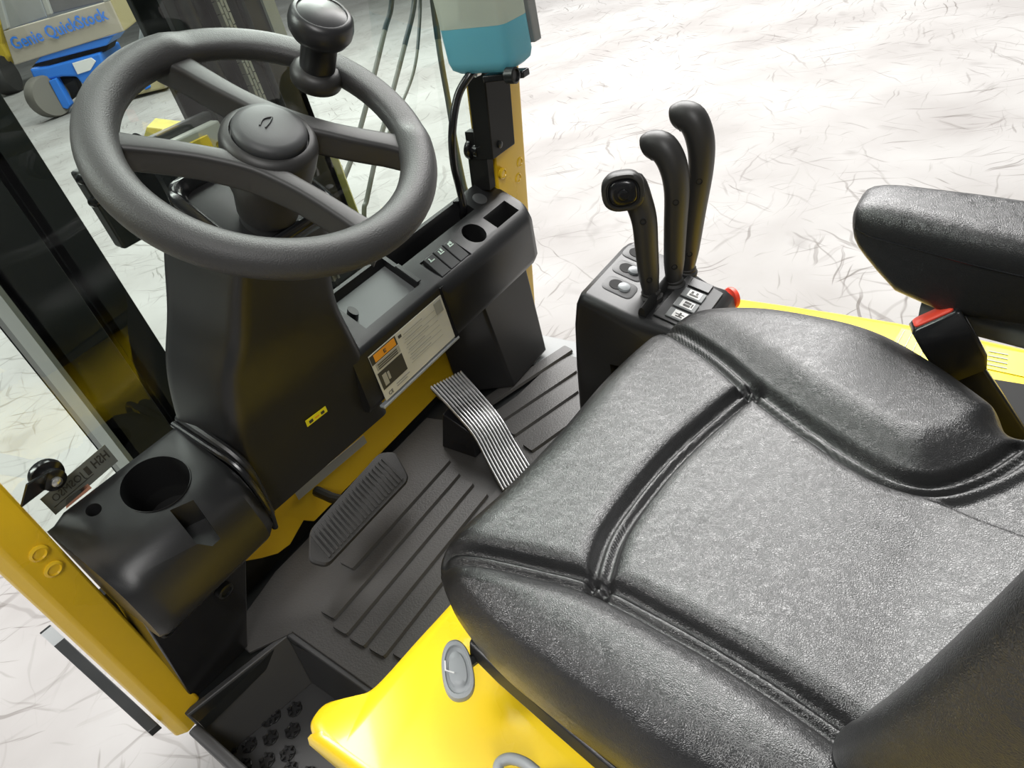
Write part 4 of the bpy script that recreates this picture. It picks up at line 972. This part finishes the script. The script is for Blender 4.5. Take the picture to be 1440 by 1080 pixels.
# ================================================================ seat belt buckle
bu = empty('seat_belt_buckle', (0.33, -0.58, hz + 0.005), 'black seat belt buckle with red button, between seat and armrest', 'buckle')
T1 = [at(1272, 452, Y=-0.500), at(1345, 440, Y=-0.548), at(1350, 428, Y=-0.556), at(1282, 436, Y=-0.512)]
tq = [V((0.318, -0.500, 0.912)), V((0.318, -0.546, 0.912)), V((0.345, -0.550, 0.910)), V((0.345, -0.504, 0.910))]
cc = at(1312, 444, X=0.332); axd = V((0.03, -0.50, -0.80)).normalized()
wv = V((0.30, -0.90, 0.20)); wv = (wv - axd * wv.dot(axd)).normalized(); tv = axd.cross(wv).normalized()
def bq(h, w_, t_): return rring([cc + axd * h + wv * a * w_ + tv * b * t_ for a, b in ((-1, -1), (1, -1), (1, 1), (-1, 1))], .004, 4)
bb = G().loft([bq(0, .021, .011), bq(.003, .0245, .0135), bq(.03, .0255, .015), bq(.062, .0245, .015), (bq(.078, .018, .012))]).mk('buckle_body', 'gloss_black', bu, angle=50)
plabel(G().loft([bq(-.0028, .0175, .0075), bq(-.0015, .0195, .009), bq(.002, .0195, .009)]).mk('release_button', 'red_plastic', bu, angle=40), 'red release button')
G().loft([bq(.07, .016, .009), bq(.12, .018, .008), bq(.20, .02, .008)]).mk('buckle_stalk', 'gloss_black', bu, angle=50)

# ================================================================ washer bottle on right pillar
wb = empty('washer_bottle', (0.48, 0.09, 1.11), 'translucent washer bottle half full of blue fluid, on the right pillar', 'bottle')
XA = 0.44
ya = at(618, 60, X=XA).y; yb = at(712, 60, X=XA).y; XB = at(752, 60, Y=yb).x
zlow = at(712, 103, X=XA).z; zfl = at(618, 38, X=XA).z; zs_ = at(620, 80, X=XA).z
xm, ym = (XA + XB) / 2, (ya + yb) / 2
def brg(k, z, r=.016): return rring([(xm + (a - xm) * k, ym + (b - ym) * k, z) for a, b in ((XA, ya), (XA, yb), (XB, yb), (XB, ya))], r, 6)
zf = at(660, 40, X=XA).z
G().loft([brg(.80, zlow + .0), brg(.95, zlow + .006), brg(1, zlow + .016), brg(1, zf)]).mk('blue_fluid', 'bottle_blue', wb, angle=50)
G().loft([brg(1.0, zf + .0003), brg(1.0, zf + .10), brg(.9, zf + .12), brg(.3, zf + .125)]).mk('bottle_shell', 'bottle_plastic', wb, angle=50)
bkp = G().prism([V((XA + .005, ym, zlow - .004)), V((XB - .03, ym, zlow - .004)), V((XB - .03, yb - .004, zlow - .004)), V((XA + .02, yb - .004, zlow - .004))], (0, 0, -0.010)).mk('bottle_bracket', 'gloss_black', wb, bevel=0.002)
G().box(XB + .002, XB + .02, ya, yb, zlow + .02, zf + .10).mk('bracket_upright', 'mid_grey', wb, bevel=0.002)
G().lathe(at(722, 106, Y=yb - .004), (0, -1, 0), [(0.011, -.01), (0.011, 0.004), (0.0085, 0.005), (0.008, 0.002), (0.0005, 0.002)], 20).mk('strap_buckle', 'mast_steel', wb)
h0 = at(662, 104, X=XA + .01)
hp_ = [h0 + V((.02, -.004, .004)), h0, at(644, 135, Y=0.14), at(636, 185, Y=0.15), at(638, 230, Y=0.17), at(646, 265, Y=0.188), at(652, 292, Y=0.190), tp(0.436, 0.190) - N3 * .03]
G().tube(smooth_path(hp_), 0.0062, 12).mk('washer_hose', 'gloss_black', wb)
plabel(G().lathe(h0 + V((.004, -.002, 0)), (1, -.3, 0), [(.004, 0), (.007, .002), (.007, .010), (.004, .012)], 14).mk('hose_fitting', 'bare_metal', wb), 'bare metal hose fitting')

# ================================================================ thin dark and grey lines in front of the windshield, drawn as hoses
def hose(name, a, b, r, split, label, y0=0.42, top=(), foot=()):  # two-tone tube, dark above the split and grey below
    e = empty(name, at(*b, Y=y0), label, 'hose', 'hose-like lines ahead of the windshield')
    pts = [V(p) for p in top] + [at(x, y, Y=y0) for x, y in a] + [at(*b, Y=y0)] + [V(p) for p in foot]
    path = smooth_path(pts, 8)
    k = min(range(len(path)), key=lambda i: (path[i] - at(*split, Y=y0)).length)
    plabel(G().tube(path[:k + 1], r * 1.08, 10).mk('dark_upper_part', 'hose_dark', e), 'dark upper part')
    G().tube(path[k:], r, 10).mk('hose', 'hose_grey', e)
hose('hose_like_line', [(551, 0), (541, 43), (520, 130), (497, 215)], (470, 308), 0.0046, (541, 43), 'leftmost of the thin hose-like lines right of the mast, widest gap beside it', top=[(.575, .142, 1.50), (.62, .25, 1.45), (.655, .39, 1.32)], foot=[(.355, .43, .80)])
hose('hose_like_line', [(583, 0), (569, 64), (548, 145), (530, 215), (516, 280)], (512, 300), 0.0046, (569, 64), 'middle thin hose-like line right of the mast, ending in a dark foot', top=[(.565, .144, 1.48), (.64, .25, 1.42), (.70, .39, 1.29)], foot=[(.372, .43, .80)])
hose('hose_like_line', [(591, 0), (588, 60), (584, 90), (578, 113), (566, 143), (551, 176)], (534, 218), 0.0030, (587, 70), 'thinnest bowed hose-like line right of the mast', top=[(.555, .146, 1.46), (.65, .26, 1.39), (.71, .40, 1.27)])
hose('hose_like_line', [(609, 0), (616, 55), (622, 95), (630, 140), (640, 200), (652, 258)], (660, 292), 0.0050, (616, 55), 'thick dark hose-like line beside the washer bottle', y0=0.25, top=[(.545, .150, 1.44), (.55, .19, 1.40), (.553, .235, 1.30)], foot=[(.45, .24, .80)])

# ================================================================ background machines
HD = V((0.6819, -0.7314, 0)); HB = V((0.7314, 0.6819, 0)); ZU = V((0, 0, 1))
class BG:
    def __init__(s, px, py, back=0.0): s.P = at(px, py, Z=GZ) + HB * back; s.P.z = GZ; s.s = None
    def p(s, x, y, b=0.0): return at(x, y, P=s.P + HB * b, N=HB)
    def slab(s, name, pts, d, mt, parent, b=0.0, bevel=0.01): return G().prism([s.p(x, y, b) for x, y in pts], HB * d).mk(name, mt, parent, bevel=bevel, smooth=False)
B = BG(82, 164)
ql = empty('stock_lift', B.P, 'blue and tan stock lift with lettered board, behind the steering wheel', 'lift')
bdq = [(20, 92), (174, 44), (154, 1), (4, 44)]
B.slab('lettered_board', bdq, 0.06, 'tan_board', ql)
x0 = B.p(19, 68, -.02); x1 = B.p(152, 24, -.02); xd = (x1 - x0); yd = (B.p(4, 44) - B.p(20, 92)); yd = yd - xd * (yd.dot(xd) / xd.length_squared)
t_, wdt = text('board_lettering', 'Genie QuickStock', 1.0, 'machine_blue', ql, (0, 0, 0), (1, 0, 0), (0, 1, 0), 0.002, 0.016)
sc = xd.length / wdt; X_ = xd.normalized(); Y_ = yd.normalized(); 
for v in t_.data.vertices: v.co = x0 - Y_ * 0.12 * sc + X_ * (v.co.x * sc) + Y_ * (v.co.y * sc * 1.15) - HB * (0.0 + v.co.z)
for pts in ([(4, 44), (12, 40), (-14, -60), (-22, -56)], [(66, 22), (73, 20), (40, -70), (33, -68)], [(146, 4), (154, 1), (120, -80), (112, -78)]): B.slab('cage_post', pts, 0.06, 'machine_grey', ql)
B.slab('cage_panel', [(12, 42), (66, 24), (36, -60), (-16, -50)], 0.02, 'machine_grey', ql, 0.35)
B.slab('cage_panel', [(73, 20), (146, 2), (116, -80), (44, -60)], 0.02, 'tyre_grey', ql, 0.5)
B.slab('side_panel', [(174, 44), (222, 6), (205, -40), (154, 1)], 0.05, 'tan_side', ql, 0.03)
B.slab('blue_beam', [(48, 90), (60, 76), (160, 50), (150, 64)], 0.5, 'machine_blue', ql, 0.02)
B.slab('dark_gap', [(44, 95), (52, 86), (154, 60), (150, 72), (66, 94)], 0.3, 'hole_black', ql, 0.10)
B.slab('blue_body', [(41, 97), (66, 94), (140, 74), (150, 100), (118, 122), (107, 108), (86, 108), (50, 117)], 0.7, 'machine_blue', ql, 0.0, 0.02)
B.slab('body_label', [(109, 105), (127, 99), (135, 86), (128, 81), (101, 89)], 0.01, 'label_white', ql, -0.015)
B.slab('inner_hub', [(76, 112), (104, 108), (112, 128), (100, 142), (90, 138)], 0.15, 'hole_black', ql, 0.12, 0.02)
B.slab('blue_leg', [(68, 114), (78, 110), (99, 148), (95, 154), (88, 152)], 0.12, 'machine_blue', ql, -0.03)
wc = B.p(70, 140, 0.0); wr = 0.5 * (B.p(70, 112) - B.p(72, 167)).length
wa = (HD * 0.8 + HB * -0.6).normalized()
wh = G().lathe(wc - wa * .09, wa, [(wr * .5, 0), (wr * .93, 0.0), (wr, .03), (wr, .15), (wr * .93, .18), (wr * .5, .18)], 40).mk('wheel', 'tyre_grey', ql)
zc = min(v.co.z for v in wh.data.vertices)
wh.location.z += GZ - zc + 0.001
# tan pallet box with blue stripe beyond the wheel
B2 = BG(205, 136)
tb = empty('tan_crate', B2.P, 'tan crate with a blue stripe, right of the blue lift', 'crate')
B2.slab('crate_side', [(172, 139), (236, 124), (222, 84), (170, 100)], 0.9, 'tan_side', tb, 0, 0.02)
B2.slab('blue_stripe', [(204, 127), (212, 123), (200, 96), (192, 100)], 0.03, 'machine_blue', tb, -0.02)
B2.slab('crate_edge', [(232, 124), (237, 122), (223, 82), (217, 86)], 0.04, 'tan_board', tb, -0.03)
# pale machine panel above it
B3 = BG(205, 136, 2.5)
mp2 = empty('pale_cabinet', B3.P, 'pale grey cabinet behind the stock lift', 'cabinet')
B3.slab('cabinet_side', [(190, 100), (236, 70), (238, -20), (216, -30), (196, 40)], 0.8, 'pale_grey', mp2, 0, 0.02)
B3.slab('cabinet_base', [(188, 112), (238, 100), (236, 70), (190, 100)], 0.7, 'machine_grey', mp2, 0.02, 0.02)
# yellow machine seen beyond the mast
B4 = BG(250, 120, 3.2)
ym_ = empty('yellow_machine', B4.P, 'yellow machine with black guard beyond the mast', 'machine')
B4.slab('yellow_side', [(224, -20), (272, 5), (273, 34), (260, 32), (242, 44), (230, 36)], 0.7, 'machine_yellow', ym_, 0, 0.03)
B4.slab('black_guard', [(248, -30), (300, -30), (300, 45), (276, 45), (268, 8), (256, 2)], 0.5, 'gloss_black', ym_, 0.1, 0.03)
B4.slab('machine_base', [(228, 60), (300, 60), (300, 110), (230, 116)], 0.7, 'gloss_black', ym_, 0.02, 0.03)
# other truck at the far left edge
B5 = BG(10, 140, 0.6)
ot = empty('parked_truck', B5.P, 'yellow and black truck with a dark tyre at the left edge behind the mast', 'truck')
B5.slab('yellow_body', [(-60, 110), (8, 96), (14, 80), (4, 62), (2, 40), (22, 30), (20, 8), (4, -10), (-60, -20)], 1.0, 'machine_yellow', ot, 0, 0.04)
B5.slab('dark_recess', [(2, 20), (22, 14), (26, 34), (12, 40), (4, 36)], 0.1, 'tyre_grey', ot, -0.12, 0.02)
wc = B5.p(8, 112, -0.1); wr = 0.5 * (B5.p(8, 92) - B5.p(8, 140)).length
wh = G().lathe(wc, HD, [(wr * .45, -.12), (wr * .93, -.12), (wr, -.09), (wr, .09), (wr * .93, .12), (wr * .45, .12)], 40).mk('tyre', 'rubber', ot)
zc = min(v.co.z for v in wh.data.vertices); wh.location.z += GZ - zc + 0.001
# olive box on the floor just past the crossmember
B6 = BG(245, 216)
ob = empty('olive_box', B6.P, 'low olive yellow box on the floor seen past the steering wheel spoke', 'box')
B6.slab('box_front', [(198, 206), (262, 216), (276, 214), (270, 192), (262, 185), (206, 178)], 0.25, 'olive_box', ob, 0, 0.01)
B6.slab('box_flap', [(214, 195), (240, 200), (264, 186), (228, 182)], 0.02, 'tan_side', ob, -0.01, 0.004)
B6.slab('dark_corner', [(262, 216), (277, 214), (270, 192), (262, 190)], 0.02, 'label_dark', ob, -0.012, 0.003)
